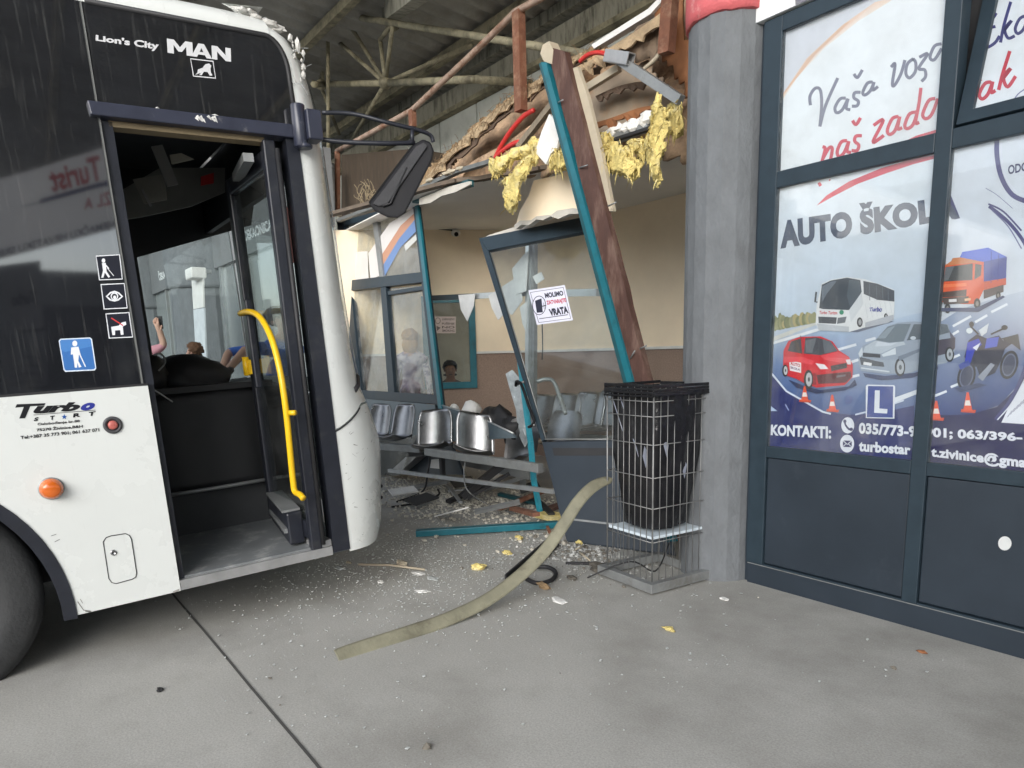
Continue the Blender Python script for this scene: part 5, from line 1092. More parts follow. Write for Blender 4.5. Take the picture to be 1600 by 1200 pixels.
cable('thin sagging wire between the hall wall and the torn roof',[(690,232),(720,222),(748,204)],.003,m_greym,.6,'thin_wire','wire')
cable('pale torn strip arching under the coral band',[(1006,108),(1024,92),(1034,76),(1040,58)],.014,m_cream,.3,'torn_strip','strip')
# ---------------- insulation
IG='yellow insulation hanging from the torn ceiling'
def insul2(label,poly,y,seed,amp=.07):
    """torn fibrous batt: three ragged layers with loose strands along the edges"""
    root=thing('insulation_clump',label,'insulation',onY(*poly[0],y),IG); r2=random.Random(seed)
    cx=sum(p[0] for p in poly)/len(poly); cy=sum(p[1] for p in poly)/len(poly)
    for L in range(3):
        k=1.-.13*L; P=[(cx+(a-cx)*k+r2.uniform(-2,2),cy+(b-cy)*k+r2.uniform(-2,2)) for a,b in poly]
        sheet('fibre_layer' ,None,None,P,y-.035*L,m_insul,amp*.7*(1+.3*L),.018,0.,.012,5.,.03,seed=seed*3+L,parent=root)
    t=MB()
    for q in range(70):
        i=r2.randrange(len(poly)); a=np.array(poly[i],float); b=np.array(poly[(i+1)%len(poly)],float); e=a+(b-a)*r2.random(); e=e+(np.array((cx,cy))-e)*r2.random()*.45
        p0=onY(e[0],e[1],y-.02-r2.random()*.10); d=nrm((r2.uniform(-1,1),-.5*r2.random(),r2.uniform(-1.5,.5))); L=r2.uniform(.02,.085); s=perp(d)[0]*L*r2.uniform(.05,.16)
        p1=p0+d*L*.6+np.array((0,0,-L*.1)); p2=p0+d*L+np.array((0,0,-L*.4)); t.poly([p0-s,p0+s,p1+s*.6,p2,p1-s*.6])
    ls=t.build('loose_strands',m_insul,root); kind(ls,'stuff')
insul2('yellow insulation roll lying along the pale trim above the missing window',[(764,250),(775,246),(790,240),(808,230),(826,222),(842,214),(846,222),(838,232),(820,240),(806,248),(794,252),(786,262),(776,276),(766,270)],.10,1)
insul2('yellow insulation tail hanging down left of the bulkhead piece',[(830,238),(842,236),(838,250),(828,262),(822,276),(812,288),(808,304),(806,322),(798,334),(790,326),(784,306),(786,292),(782,282),(790,276),(800,268),(812,256),(820,246)],.08,2)
insul2('yellow insulation wad squeezed between plaster shard and leaning post',[(858,232),(872,228),(888,236),(893,262),(880,266),(862,264),(853,262),(862,248)],.12,3)
insul2('broad yellow insulation flap drooping right of the leaning post',[(934,226),(946,222),(962,222),(976,226),(984,236),(992,252),(1004,262),(1000,268),(996,276),(986,280),(976,276),(962,272),(950,268),(944,258),(938,246)],.05,4)
insul2('long thin yellow insulation tongue hanging near the grey pillar',[(1022,168),(1026,146),(1034,148),(1038,164),(1044,178),(1034,196),(1034,216),(1036,236),(1030,256),(1031,280),(1026,298),(1021,284),(1016,262),(1014,240),(1018,222),(1008,236),(1006,222),(1014,206),(1020,190)],.04,5)
insul2('yellow insulation bunch tucked behind the grey pillar',[(1036,170),(1050,160),(1066,158),(1066,208),(1052,214),(1040,204),(1046,190)],.28,6)
insul2('small yellow insulation tuft on the broken ceiling channel',[(924,214),(940,206),(955,212),(956,226),(946,226),(938,234),(928,230)],.12,7,.05)
insul2('ochre insulation scrap along the torn ceiling edge left of the long tongue',[(980,222),(1000,216),(1014,216),(1010,240),(1000,246),(988,238)],.14,8,.05)
# ---------------- inner partition remains
part=thing('inner_partition','silver aluminium partition post with a cross rail standing in the wrecked room','partition',onZ(822,780,0))
YI=.62
t=MB(); t.beam(onY(827,372,YI),onY(826,600,YI),.055,.05,(0,1,0)); t.beam(onY(826,600,YI),onY(816,770,YI),.05,.05,(0,1,0)); t.build('silver_post',m_silver,part,bevel=.003)
t=MB(); t.beam(onY(835,372,YI+.02),onY(834,640,YI+.02),.05,.04,(0,1,0)); t.build('dark_post',m_greym,part)
t=MB(); t.beam(onY(836,459,YI+.02),onY(935,457,YI+.02),.05,.06); t.beam(onY(740,463,YI),onY(822,458,YI),.04,.055); t.build('cross_rail',m_silver,part)
t=MB(); t.beam(onY(668,466,YI+.1),onY(742,463,YI),.05,.055); t.build('slate_rail',m_slate,part)
t=MB(); t.tube(sm3([onY(847,500,YI),onY(848,540,YI),onY(847,562,YI)],4),.006,5); t.build('hanging_wire',m_black,part)
for k,(pts) in enumerate([((716,461),(742,459),(740,478),(730,502),(720,484)),((763,462),(790,444),(812,430),(816,470),(800,492),(790,488),(778,500),(768,480)),((800,420),(818,398),(826,392),(822,455),(806,460)),((812,480),(824,470),(822,520),(816,505)),((832,432),(845,425),(850,436),(838,444))]):
    t=MB(); t.prism([onY(*q,YI-.05-.01*k) for q in pts],(0,.006,0)); t.build('torn_film',pm('torn_white_film',(.70,.70,.68),.5,var=.12,scale=9,bump=.3,bscale=12),part)
for k,(pts) in enumerate([((790,584),(800,578),(812,592),(818,640),(822,690),(812,694),(806,640),(796,606)),((806,690),(816,670),(824,690),(818,704),(808,706))]):
    t=MB(); t.prism([onY(*q,YI-.12-.01*k) for q in pts],(0,.01,0)); t.build('crumpled_sheet',pm('crumpled_clear_sheet',(.55,.60,.62),.25,.3,var=.3,scale=12,bump=.5,bscale=18),part)
one('teal_strip','bent bright teal metal strip standing upright left of the hanging door','metal strip',pm('bright_teal',(.02,.25,.33),.35,var=.15,scale=9),lambda t:[t.beam(onY(*a,.12),onY(*b,.12),.045,.03,(0,1,0)) for a,b in zip([(812,560),(822,640),(829,690),(834,750),(846,812)],[(822,640),(829,690),(834,750),(846,812)])])
one('teal_bar','straight dark teal metal bar lying on the concrete in front of the broken door','metal bar',m_teal,lambda t:t.beam(onZ(650,833,.025),onZ(872,819,.05),.07,.05),bev=.004)
# ---------------- big curved strip
def strip3(path,wd,mat,name,label,cat,th=.004):
    C=sm3(path,10); m=len(C); t=MB(); vs=[]
    for i in range(m):
        d=nrm(C[min(i+1,m-1)]-C[max(i-1,0)]); view=nrm(CAM-C[i]); s=nrm(np.cross(d,nrm(view*.6+np.array((0.25,-.55,.5))))) 
        f=i/(m-1); w_=wd*np.interp(f,[0,.03,.1,.9,.97,1],[.9,1,1,1,.75,.25]); cr=nrm(np.cross(s,d))
        for k in range(7):
            a=(k/6-.5); vs.append(C[i]+s*w_*a+cr*(.006*(1-4*a*a)))
    fs=[(i*7+k,(i+1)*7+k,(i+1)*7+k+1,i*7+k+1) for i in range(m-1) for k in range(6)]
    t.add(vs,fs,sm=True); o=t.build(name,mat); md=o.modifiers.new('thick','SOLIDIFY'); md.thickness=th; return tag(o,label,cat)
def onseg(px,py,a,b,f,h=None):
    n=np.cross(b-a,(0,0,1)); return onpl(px,py,a,n)
s_a=onZ(526,1027,.012); s_c=onZ(642,991,.012)
sp=[onseg(*q,s_a,s_c,0) for q in ((526,1026),(560,1014),(640,988),(700,967),(760,938),(808,903),(850,862),(880,820),(905,782),(930,758),(956,748))]
strip3(sp,.078,pm('grey_green_strip',(.215,.205,.145),.6,var=.35,scale=5,bump=.2,bscale=30,dirt=(.12,.11,.075),dscale=7,dlo=.55,dhi=.72,stretch=(1.,1.,1.)),'curved_strip','long curved olive grey plastic trim strip rising from the ground in front of the door','trim strip')
# black seal, channel and curl behind the strip
one('black_channel','black rubber channel piece lying behind the curved trim strip','rubber channel',m_black,lambda t:[t.beam(onZ(790,905,.03),onZ(858,846,.06),.012,.06),t.beam(onZ(800,908,.012),onZ(866,850,.03),.08,.012)])
one('rubber_seal','curled black rubber seal loop on the ground left of the bin','rubber seal',m_black,lambda t:t.tube(sm3([onZ(812,898,.02),onZ(838,911,.015),onZ(862,906,.015),onZ(868,894,.02),onZ(855,886,.03),onZ(835,886,.03)],7),.014,8))
one('cable_end','black cable lying flat on the ground running toward the wire bin','cable',m_black,lambda t:t.tube(sm3([onZ(884,880,.01),onZ(905,880,.012),onZ(935,881,.01),onZ(975,884,.01)],5),.010,6))
# ---------------- benches
def seat_mb(o,u,b,w=.46,d=.42,h=.40):
    """chromed shell: o seat-back joint, u width direction, b backwards"""
    t=MB(); up=np.array((0,0,1.))
    def fn(a,c):
        s=(a-.5); 
        if c<.45: q=c/.45; y=-(1-q)*d; z=.02*(1-q)**2*1.5-.03*math.sin(q*math.pi)
        else:
            q=(c-.45)/.55; y=.02+.10*q; z=h*q
        wv=w*(1-.0*q); k=1.
        if c>.8: k=math.sqrt(max(0.,1-((c-.8)/.2*.86)**2))*.5+.5
        if c<.08: k=.88+.12*c/.08
        curve=.05*(2*s)**2
        return o+u*(s*wv*k)+b*(y-curve*(1 if c>.45 else 0))+up*(z+curve*(.7 if c<.45 else 0))
    t.grid(fn,14,22); return t
def bench(label,ctrs,u,b,zs,group,beam_a=None,beam_b=None,legs=(),sw=.36,sh=.36,jit=.0):
    c0=np.mean([c for c in ctrs],axis=0); th=thing('seat_bench',label,'bench',(c0[0],c0[1],0),group)
    for i,c in enumerate(ctrs):
        r9=random.Random(int(c[0]*100)); uu=nrm(u+np.array((0,0,r9.uniform(-jit,jit)))+b*r9.uniform(-jit,jit)*2); bb_=nrm(b-u*np.dot(b,uu)*.8+np.array((0,0,r9.uniform(-jit,jit*.5))))
        o=seat_mb(np.array(c),uu,bb_,sw,sw*.9,sh).build('seat',m_chrome,th); md=o.modifiers.new('thick','SOLIDIFY'); md.thickness=.012
    a=np.array(ctrs[0])-u*.35+(0,0,-.09) if beam_a is None else beam_a; e=np.array(ctrs[-1])+u*.35+(0,0,-.09) if beam_b is None else beam_b
    t=MB(); t.beam(a-b*.15,e-b*.15,.06,.07); t.build('beam',m_greym,th,bevel=.004)
    for l in legs:
        t=MB(); l=np.array(l); t.beam(l,(l[0],l[1],0.01),.05,.05,(0,1,0)); t.beam((l[0],l[1]-.22,.02),(l[0],l[1]+.22,.02),.05,.03); t.build('leg',m_chrome,th)
    return th
GB='chromed seat benches in the wrecked waiting room'
ux=np.array((1.,0,0))
ZSEAT=.40
u1=nrm((.92,.40,0)); b1=nrm((-.40,.92,0))
bench('chromed bench half hidden behind the bus nose under the window unit',[onY(592,680,-.22),onY(629,683,-.18)],u1,b1,ZSEAT,GB,legs=[],sw=.31,sh=.33,jit=.06)
u2=nrm((.80,.60,-.05)); b2v=nrm((-.60,.80,0))
c1=onY(680,697,-.05); c2=onY(743,706,-.02); c3=onY(862,716,-.3)
bench('collapsed chromed bench with two big seats in front of the window unit',[c1,c2],u2,b2v,ZSEAT,GB,beam_a=onY(592,704,-.12)*0+onY(676,702,-.14),beam_b=onY(852,727,-.02),legs=[],jit=.2)
one('bench_shell','single chromed seat shell lying tilted at the foot of the silver post','seat',m_chrome,lambda t:t.add(*(lambda s:(s.v,s.f))(seat_mb(onY(815,712,.45),nrm((.9,.3,.25)),nrm((-.3,.9,.2)),.40,.3,.36))))
u3=nrm((1,.02,0)); b3v=np.array((0,1.,0))
bench('intact chromed bench of four seats along the back wall behind the hanging door',[onY(x,668,1.9) for x in (846,882,918,954)],u3,b3v,ZSEAT,GB,legs=[],sw=.50,sh=.40)
one('bench_shell','bright chromed seat seen through the door glass in front of the back bench','seat',m_chrome,lambda t:t.add(*(lambda s:(s.v,s.f))(seat_mb(onY(880,690,1.0),nrm((1,.1,0)),nrm((-.1,1,.0)),.44,.36,.30))))
# ---------------- wreckage under the benches
WG='metal wreckage under the benches'
one('metal_tube','long thin silver tube lying under the collapsed bench','metal tube',m_silver,lambda t:t.beam(onY(608,735,-.25),onY(866,768,-.10),.035,.035))
one('metal_plate','pale triangular metal plate lying beside the bus nose under the benches','metal plate',m_step,lambda t:t.prism([onY(*q,.0) for q in ((612,734),(634,714),(650,714),(642,722),(622,740))],(0,.4,.01)))
one('white_sheet','small white panel upright between the bench beam and the tube','panel',m_white,lambda t:t.prism([onY(*q,.1) for q in ((674,718),(692,717),(691,733),(672,731))],(0,.02,0)))
one('fallen_support','dark diagonal bench foot lying on the rubble under the collapsed bench','bench foot',m_black,lambda t:[t.beam(onY(722,776,-.1),onY(786,725,.25),.12,.06),t.beam(onY(730,779,-.15),onY(796,740,.2),.03,.03)])
one('glass_sheet','smudged clear plastic sheet bulging between the bus nose and collapsed bench','plastic sheet',glass('smudged_plastic',(.70,.70,.66),1.45,.2,.22),lambda t:t.grid(lambda a,b: onY(594+58*a-24*a*b,684+ (62)*b-4*a,-.05+.15*math.sin(a*3)),10,10))
one('bench_bracket','black bracket under the left end of the collapsed bench','bracket',m_black,lambda t:[t.beam(onY(642,708,-.1),onY(664,706,-.1),.06,.07),t.beam(onY(690,712,.0),onY(692,748,.0),.05,.04,(0,1,0))])
one('grey_box','grey dented metal channel under the collapsed bench near the teal strip','metal channel',m_greym,lambda t:[t.beam(onY(704,716,.3),onY(832,742,.5),.10,.08),t.beam(onY(760,765,.35),onY(850,735,.6),.08,.04)])
one('cable','looped black cable hanging from the collapsed bench to the floor','cable',m_black,lambda t:t.tube(sm3([onY(672,712,-.15),onY(668,740,-.2),onZ(660,768,.02),onZ(620,784,.012)],6),.010,6))
one('cable','dark cable curving over the rubble toward the bus nose','cable',m_black,lambda t:t.tube(sm3([onY(684,765,-.1),onZ(684,774,.02),onZ(650,786,.012),onZ(612,792,.012)],6),.010,6))
one('cable','thin cable drooping from the bench beam across the rubble','cable',m_greym,lambda t:t.tube(sm3([onY(728,716,-.15),onY(725,740,-.2),onY(732,768,-.25),onZ(770,792,.02),onZ(806,803,.015)],6),.006,6))
one('plaster_block','broken cream plaster block resting on the buckled sill','plaster block',m_white,lambda t:t.lump(onY(736,640,.35),(.11,.09,.09),3,.35,1.6,2))
one('plaster_block','small white plaster lump left of the cream block','plaster block',m_white,lambda t:t.lump(onY(710,640,.3),(.05,.05,.06),5,.4,1.8,2))
one('dark_bag','dark crumpled bundle behind the bench near the silver post','bundle',m_black,lambda t:[t.lump(onY(775,660,.6),(.22,.15,.16),8,.4,2,3),t.lump(onY(798,672,.5),(.12,.1,.13),9,.4,2,3)])
one('yellow_block','flat yellow insulation scrap under the lower corner of the hanging door','insulation',m_insul,lambda t:t.box(onZ(860,806,.05),(.22,.16,.04)))
one('red_strip','dark red strip lying behind the yellow scrap at the door foot','strip',m_wood,lambda t:t.beam(onZ(846,800,.05),onZ(878,788,.07),.08,.03))
for k,(a,b,w_,lab) in enumerate([((700,752),(830,742),.03,'thin grey bar lying behind the dark bench foot'),((780,780),(850,752),.05,'brown splintered lath lying on the rubble near the teal strip'),((690,730),(720,770),.03,'short bent bar under the bench bracket')]):
    one('metal_bar' if k!=1 else 'wood_lath',lab,'bar' if k!=1 else 'lath',m_greym if k!=1 else m_rust,lambda t:t.beam(onZ(a[0],a[1]+15,.06),onZ(b[0],b[1]+15,.10),w_,w_*.6))
r3=random.Random(21)
kinds=[('metal_bar',m_greym,'bar'),('metal_bar',m_black,'bar'),('wood_lath',m_rust,'lath'),('broken_panel',m_white,'panel'),('broken_panel',pm('dark_scrap',(.05,.05,.05),.6),'panel'),('metal_bar',m_tealD,'bar')]
scr=[((640,748),(700,738),0,'grey bar propped under the left end of the collapsed bench'),((700,770),(760,744),1,'black bar crossing the dark support under the bench'),((742,786),(812,770),0,'grey bar low on the rubble left of the teal strip'),((780,758),(846,774),5,'dark teal bar half buried behind the teal strip'),((640,772),(676,760),4,'dark flat scrap lying near the looped cable'),((765,735),(790,718),3,'white panel scrap standing behind the dark support'),((800,780),(838,790),2,'rusty lath on the rubble at the teal strip foot'),((610,756),(650,750),3,'white panel scrap beside the bus nose'),((706,742),(740,736),4,'dark square scrap hanging under the bench beam'),((830,760),(862,790),1,'black bar against the lower edge of the hanging door'),((690,790),(720,782),3,'small white panel scrap in front of the dark support'),((812,752),(842,742),4,'dark scrap jammed between teal strip and door')]
for (a,b,kk,lab) in scr:
    nm,mt,ct=kinds[kk]; z0=r3.uniform(.02,.10); z1=z0+r3.uniform(.0,.16); wd=r3.uniform(.03,.06) if ct!='panel' else r3.uniform(.10,.18)
    A_=onZ(a[0],a[1]+14,z0); B_=onZ(b[0],b[1]+14,z1)
    if np.linalg.norm(B_-A_)>1.1: B_=A_+nrm(B_-A_)*1.1
    one(nm,lab,ct,mt,lambda t: t.beam(A_,B_,wd,.012 if ct=='panel' else .03,(.3,-.2,1)))
# ---------------- rubble and shards (uncountable)
def scatter(name,mat,n,fn,smin,smax,flat,seed,lump=True):
    r2=random.Random(seed); t=MB()
    for k in range(n):
        x,y=fn(r2); s=smin+(smax-smin)*r2.random()**3
        a=r2.random()*6.28
        if lump and s>.012: t.lump((x,y,s*flat*.5),(s,s*r2.uniform(.5,1),s*flat),k,.7,2.,1)
        else:
            m=r2.choice((3,4,4,5)); P=[(x+s*r2.uniform(.5,1)*math.cos(a+6.28*i/m),y+s*r2.uniform(.5,1)*math.sin(a+6.28*i/m),.004+r2.random()*s*.5) for i in range(m)]; t.prism(P,(0,0,.003))
    o=t.build(name,mat,origin=(-2.5,-.8,0)); kind(o,'stuff'); return o
m_shard=pm('glass_crumbs',(.46,.48,.47),.25,var=.2,scale=30)
def inbench(r2): return (r2.gauss(-3.4,.85),r2.gauss(.1,.42))
def mid(r2):
    while True:
        x=r2.gauss(-1.9,.75); y=r2.gauss(-1.25,.62)
        if y<.0: return (x,y)
CL=[(random.Random(3+i).uniform(-2.3,1.4),-.3-2.5*random.Random(50+i).random(),random.Random(90+i).uniform(.08,.5)) for i in range(26)]
def near(r2):
    c=CL[int(26*r2.random()**1.6)]; return (c[0]+r2.gauss(0,c[2]),min(-.12,c[1]+r2.gauss(0,c[2]*.6)))
o=scatter('plaster_rubble',pm('pale_rubble',(.52,.49,.42),.9,var=.3,scale=20),5200,inbench,.003,.024,.6,1); tag(o,'pale plaster rubble and crumbs strewn under the wrecked benches','rubble')
def shards(r2): return mid(r2) if r2.random()<.86 else near(r2)
o=scatter('glass_shards',m_shard,4200,shards,.0015,.011,.3,2,False); tag(o,'tiny glass shards and crumbs strewn over the concrete floor','shards')
def doorfoot(r2): return (r2.gauss(-1.15,.28),r2.gauss(-.35,.16))
o=scatter('dark_crumbs',pm('dark_crumbs',(.16,.145,.12),.9,var=.4,scale=20),380,lambda r2: doorfoot(r2) if r2.random()<.97 else near(r2),.003,.022,.7,3); tag(o,'dark dirt crumbs scattered around the foot of the broken door','crumbs')
o=scatter('door_foot_rubble',pm('grey_rubble',(.50,.50,.48),.9,var=.3,scale=20),1000,doorfoot,.0025,.016,.7,4); tag(o,'grey white rubble heap at the foot of the hanging door behind the bin','rubble')
# dust film where the glass was ground into the floor
# countable larger debris on the ground
def chip(px,py,s,mat,label,cat='debris',name='debris_chip',flat=.25,seed=0,rot=0.):
    c=onZ(px,py,0); ax=np.array([(math.cos(rot),math.sin(rot),0),(-math.sin(rot),math.cos(rot),0),(0,0,1)])
    t=MB(); t.lump(c+(0,0,s*flat*.7),(s,s*.55,s*flat),seed,.6,2.2,2,ax); return tag(t.build(name,mat),label,cat)
chip(748,889,.062,m_insul,'yellow insulation tuft on the floor between the bus and the curved strip','insulation','insulation_tuft',.35,1,.4)
chip(793,866,.045,m_insul,'pale yellow tuft on the floor just behind the curved strip','insulation','insulation_tuft',.35,2,.1)
chip(811,843,.045,m_insul,'yellow tuft on the floor below the right end of the teal bar','insulation','insulation_tuft',.4,3)
chip(905,850,.035,m_insul,'yellow tuft on the rubble at the hanging door foot','insulation','insulation_tuft',.5,4)
chip(849,919,.05,m_fibre,'greenish fibre tuft on the floor right below the rubber loop','tuft','fibre_tuft',.4,5)
chip(1046,985,.034,m_insul,'lone yellow tuft on the clean floor below the bin','insulation','insulation_tuft',.3,6)
chip(1441,1020,.022,pm('dry_leaf',(.30,.12,.05),.7),'small dry orange leaf on the floor near the shop front','leaf','dry_leaf',.3,7)
chip(935,893,.075,pm('dark_clod',(.10,.09,.075),.95,var=.4,scale=20),'dark grey clod lying left of the bin base','clod','dirt_clod',.45,8)
chip(893,905,.045,pm('dark_clod',(.1,.1,.1)),'flat dark clod between the curved strip and the bin','clod','dirt_clod',.3,9)
chip(532,889,.05,m_shard,'large clear shard on the floor beside the bus front corner','shard','glass_piece',.14,10,.5)
chip(655,897,.05,m_white,'pale flat chip on the dark floor left of the yellow tuft','chip','plaster_chip',.14,11,.3)
chip(677,905,.05,m_shard,'bluish shard right of the pale flat chip','shard','glass_piece',.12,12,.1)
chip(661,925,.045,m_white,'white chip in the scattered glass in front of the pale flat chip','chip','plaster_chip',.16,13,.5)
chip(873,939,.065,m_white,'white plastic sliver lying on the floor right of the curved strip','sliver','plastic_sliver',.10,14,-.25)
chip(1131,935+2,.03,m_white,'white chip on the floor right of the bin base','chip','plaster_chip',.2,15)
chip(250,1079,.024,m_black,'dark crumb cluster on the floor in front of the bus wheel','crumb','dirt_clod',.3,16)
chip(595,910,.035,m_white,'white crumb on the floor left of the glass scatter','chip','plaster_chip',.2,17)
chip(545,880,.03,m_cream,'cream crumb on the floor near the bus front corner','chip','plaster_chip',.3,18)
one('twig','thin brown stick lying on the floor in front of the bus nose','stick',m_cream,lambda t:[t.tube([onZ(560,882,.01),onZ(610,883,.015),onZ(664,890,.01)],.008,5),t.lump(onZ(628,880,.02),(.06,.03,.02),3,.5,3,2)])
one('thin_stick','pale thin stick leaning on the rubble at the door foot','stick',m_cream,lambda t:[t.tube([onZ(905,862,.03),onZ(922,876,.01)],.007,5),t.tube([onZ(900,858,.05),onZ(916,852,.02)],.006,5)])
one('short_stick','short brown stick standing against the teal bar by the door','stick',m_rust,lambda t:t.beam(onZ(855,823,.06),onZ(862,838,.01),.02,.02))
# ------------------------------------------------------------------ far shop front beyond the bus
far=thing('far_waiting_hall','grey far shop front with white lettered fascia, seen through the open bus','shop front',(-12,.1,0))
m_farw=pm('far_wall',(.42,.43,.42),.8,var=.1,scale=1); m_farf=pm('far_fascia',(.17,.175,.18),.6,var=.1,scale=1)
t=MB(); t.b2((-40,-.04,3.02),(-6.3,.2,3.95)); t.build('fascia',m_farf,far)
t=MB(); t.b2((-40,.0,0),(-6.3,.12,.9)); t.build('lower_wall',m_farw,far)
for k in range(22):
    x=-40+1.53*k
    t=MB(); t.b2((x,-.02,.9),(x+.10,.1,3.02)); t.build('mullion',m_silver if k%2 else m_greym,far)
    t=MB(); t.b2((x+.10,.03,.9),(x+1.53,.04,3.02)); t.build('window_pane',pm('far_pane',(.25,.27,.27),.15,var=.15,scale=.6),far)
p=Paint(PY(-.045),(0,-1,0)); p.text('ČEKAONICA',[(378,357),(423,336),(426,359),(383,378)],(225,228,228),.05); p.text('ČEKAONICA - OTPRAVNIK',[(246,424),(301,402),(303,416),(249,439)],(225,228,228),.05); p.mb.build('fascia_lettering',m_print,far)
t=MB(); t.prism([onY(*q,-.75) for q in ((299,434),(317,429),(318,480),(302,483))],(0,.02,0)); nb=t.build('notice_board',m_white,far)
t=MB(); t.prism([onY(*q,-.75) for q in ((302,484),(319,481),(322,560),(306,562))],(0,.02,0)); t.build('notice_board',pm('pale_notice',(.6,.63,.66),.6),far)
fl=thing('floodlight','white floodlight box fixed to the pale pillar above the notice board','floodlight',onY(307,428,-.8))
t=MB(); t.box(onY(306,428,-.8),(.4,.22,.16)); t.build('lamp_box',m_white,fl,bevel=.02)
t=MB(); t.box(onY(314,424,-.66),(.08,.3,.06)); t.build('bracket',m_greym,fl)
# ------------------------------------------------------------------ people
m_person=pm('skin_and_clothes',(1,1,1),.75,vcol=True,var=.10,scale=14,bump=.15,bscale=25)
IR=nrm((.595,.803,0)); IF=nrm((-.803,.595,0))
def person(label,base,rt,fw,h,cols,hair,pose,cap=None,group=None,phone=False,patt=None):
    """one continuous skinned body; rt/fw are the person's right and forward directions"""
    base=np.array(base,float); rt=nrm(rt); fw=nrm(fw); up=np.array((0,0,1.)); k=h/1.75
    W_=lambda r,f,z: base+rt*r*k+fw*f*k+up*z*k
    J={}; E=[]; 
    def jn(n,p,r,par=None,c=None):
        J[n]=(np.array(p),r*k,c); 
        if par: E.append((par,n))
    ln=pose.get('lean',0.); 
    jn('pelvis',W_(0,0,.95),.145,None,'legs'); jn('waist',W_(0,ln*.25,1.08),.135,'pelvis','top'); jn('chest',W_(0,ln*.7,1.30),.150,'waist','top'); jn('upper',W_(0,ln,1.42),.105,'chest','top')
    jn('neck',W_(0,ln*1.1,1.50),.055,'upper','skin'); jn('jaw',W_(0,ln*1.15+.022,1.575),.072,'neck','skin'); jn('head',W_(0,ln*1.15+.005,1.655),.092,'jaw','skin'); jn('crown',W_(0,ln*1.15-.005,1.715),.06,'head','skin')
    for s,sd in ((-1,'l'),(1,'r')):
        sh=W_(s*.17,ln,1.40); el=pose.get('el_'+sd); wr=pose.get('wr_'+sd)
        el=sh+up*-.28*k+rt*s*.05*k if el is None else np.array(el); wr=el+up*-.25*k+fw*.06*k if wr is None else np.array(wr)
        jn('sh'+sd,sh,.070,'upper','top'); jn('up'+sd,sh*.5+el*.5,.058,'sh'+sd,'sleeve'); jn('el'+sd,el,.045,'up'+sd,'sleeve'); jn('wr'+sd,wr,.030,'el'+sd,'skin' if cols.get('short') else 'top')
        d=nrm(wr-el); side=nrm(np.cross(d,fw)) if np.linalg.norm(np.cross(d,fw))>.1 else rt; pal=wr+d*.06*k; jn('palm'+sd,pal,.028,'wr'+sd,'skin')
        for q in range(4):
            b=pal+d*.035*k+side*(q-1.5)*.017*k; L=(.06,.072,.068,.052)[q]*k; jn('f%d%s'%(q,sd),b,.009,'palm'+sd,'skin'); jn('g%d%s'%(q,sd),b+d*L*.55+fw*.008,.0085,'f%d%s'%(q,sd),'skin'); jn('h%d%s'%(q,sd),b+d*L*.9+fw*.025*k,.007,'g%d%s'%(q,sd),'skin')
        jn('t0'+sd,wr+d*.03*k-side*.03*k,.011,'wr'+sd,'skin'); jn('t1'+sd,wr+d*.065*k-side*.048*k+fw*.01,.009,'t0'+sd,'skin')
        jn('hip'+sd,W_(s*.09,0,.88),.105,'pelvis','legs'); jn('kn'+sd,W_(s*.10,.02,.49),.068,'hip'+sd,'legs'); jn('an'+sd,W_(s*.10,-.02,.09),.045,'kn'+sd,'legs'); jn('toe'+sd,W_(s*.11,.15,.045),.04,'an'+sd,'shoe')
    root=thing('person',label,'person',(base[0],base[1],0),group)
    names=list(J); me=bpy.data.meshes.new('body_skeleton'); me.from_pydata([tuple(J[n][0]-np.array((base[0],base[1],0))) for n in names],[(names.index(a),names.index(b)) for a,b in E],[])
    ob=bpy.data.objects.new('body_skeleton',me); COL.objects.link(ob)
    md=ob.modifiers.new('skin','SKIN'); md.use_smooth_shade=True
    for i,n in enumerate(names):
        sv=me.skin_vertices[0].data[i]; r=J[n][1]; sv.radius=(r,r); sv.use_root=(n=='pelvis')
        if n in('chest','waist','pelvis'): sv.radius=(r*1.15,r*.82)
    ob.modifiers.new('sub','SUBSURF').levels=2
    bpy.context.view_layer.update(); dg=bpy.context.evaluated_depsgraph_get(); bm_=bpy.data.meshes.new_from_object(ob.evaluated_get(dg)); bpy.data.objects.remove(ob)
    body=bpy.data.objects.new('body',bm_); COL.objects.link(body); body.parent=root; MW[body]=MW[root]
    bm_.materials.clear(); bm_.materials.append(m_person)
    # clothing colours by nearest bone
    seg=[(J[a][0]-np.array((base[0],base[1],0)),J[b][0]-np.array((base[0],base[1],0)),J[b][2]) for a,b in E]
    co=np.zeros(len(bm_.vertices)*3); bm_.vertices.foreach_get('co',co); co=co.reshape(-1,3); best=np.full(len(co),9.); lab=np.zeros(len(co),int)
    for i,(a,b,c) in enumerate(seg):
        ab=b-a; tt=np.clip(((co-a)@ab)/(ab@ab+1e-9),0,1); dd=np.linalg.norm(co-(a+tt[:,None]*ab),axis=1); u=dd<best; best[u]=dd[u]; lab[u]=i
    ca=bm_.color_attributes.new('Col','FLOAT_COLOR','POINT'); arr=np.ones((len(co),4))
    for i,(a,b,c) in enumerate(seg):
        c={'sleeve':'top'}.get(c,c); arr[lab==i,:3]=lin(cols[c])
    if patt:
        for i,p_ in enumerate(co):
            if tuple(arr[i,:3])==tuple(lin(cols['top'])) and noise.noise(Vector(p_*28))>.12: arr[i,:3]=lin(patt)
    ca.data.foreach_set('color',arr.ravel())
    hc=W_(0,ln*1.15-.008,1.668); ax=(rt,fw,up)
    t=MB(); t.lump(hc+fw*.095*k-up*.045*k,(.012,.02,.022),1,.05,2,2,ax); 
    for s in(-1,1): t.lump(hc+rt*s*.088*k-up*.03*k,(.010,.018,.028),2,.05,2,2,ax)
    t.c=[lin(cols['skin'])]*len(t.f); t.build('nose_and_ears',m_person,root)
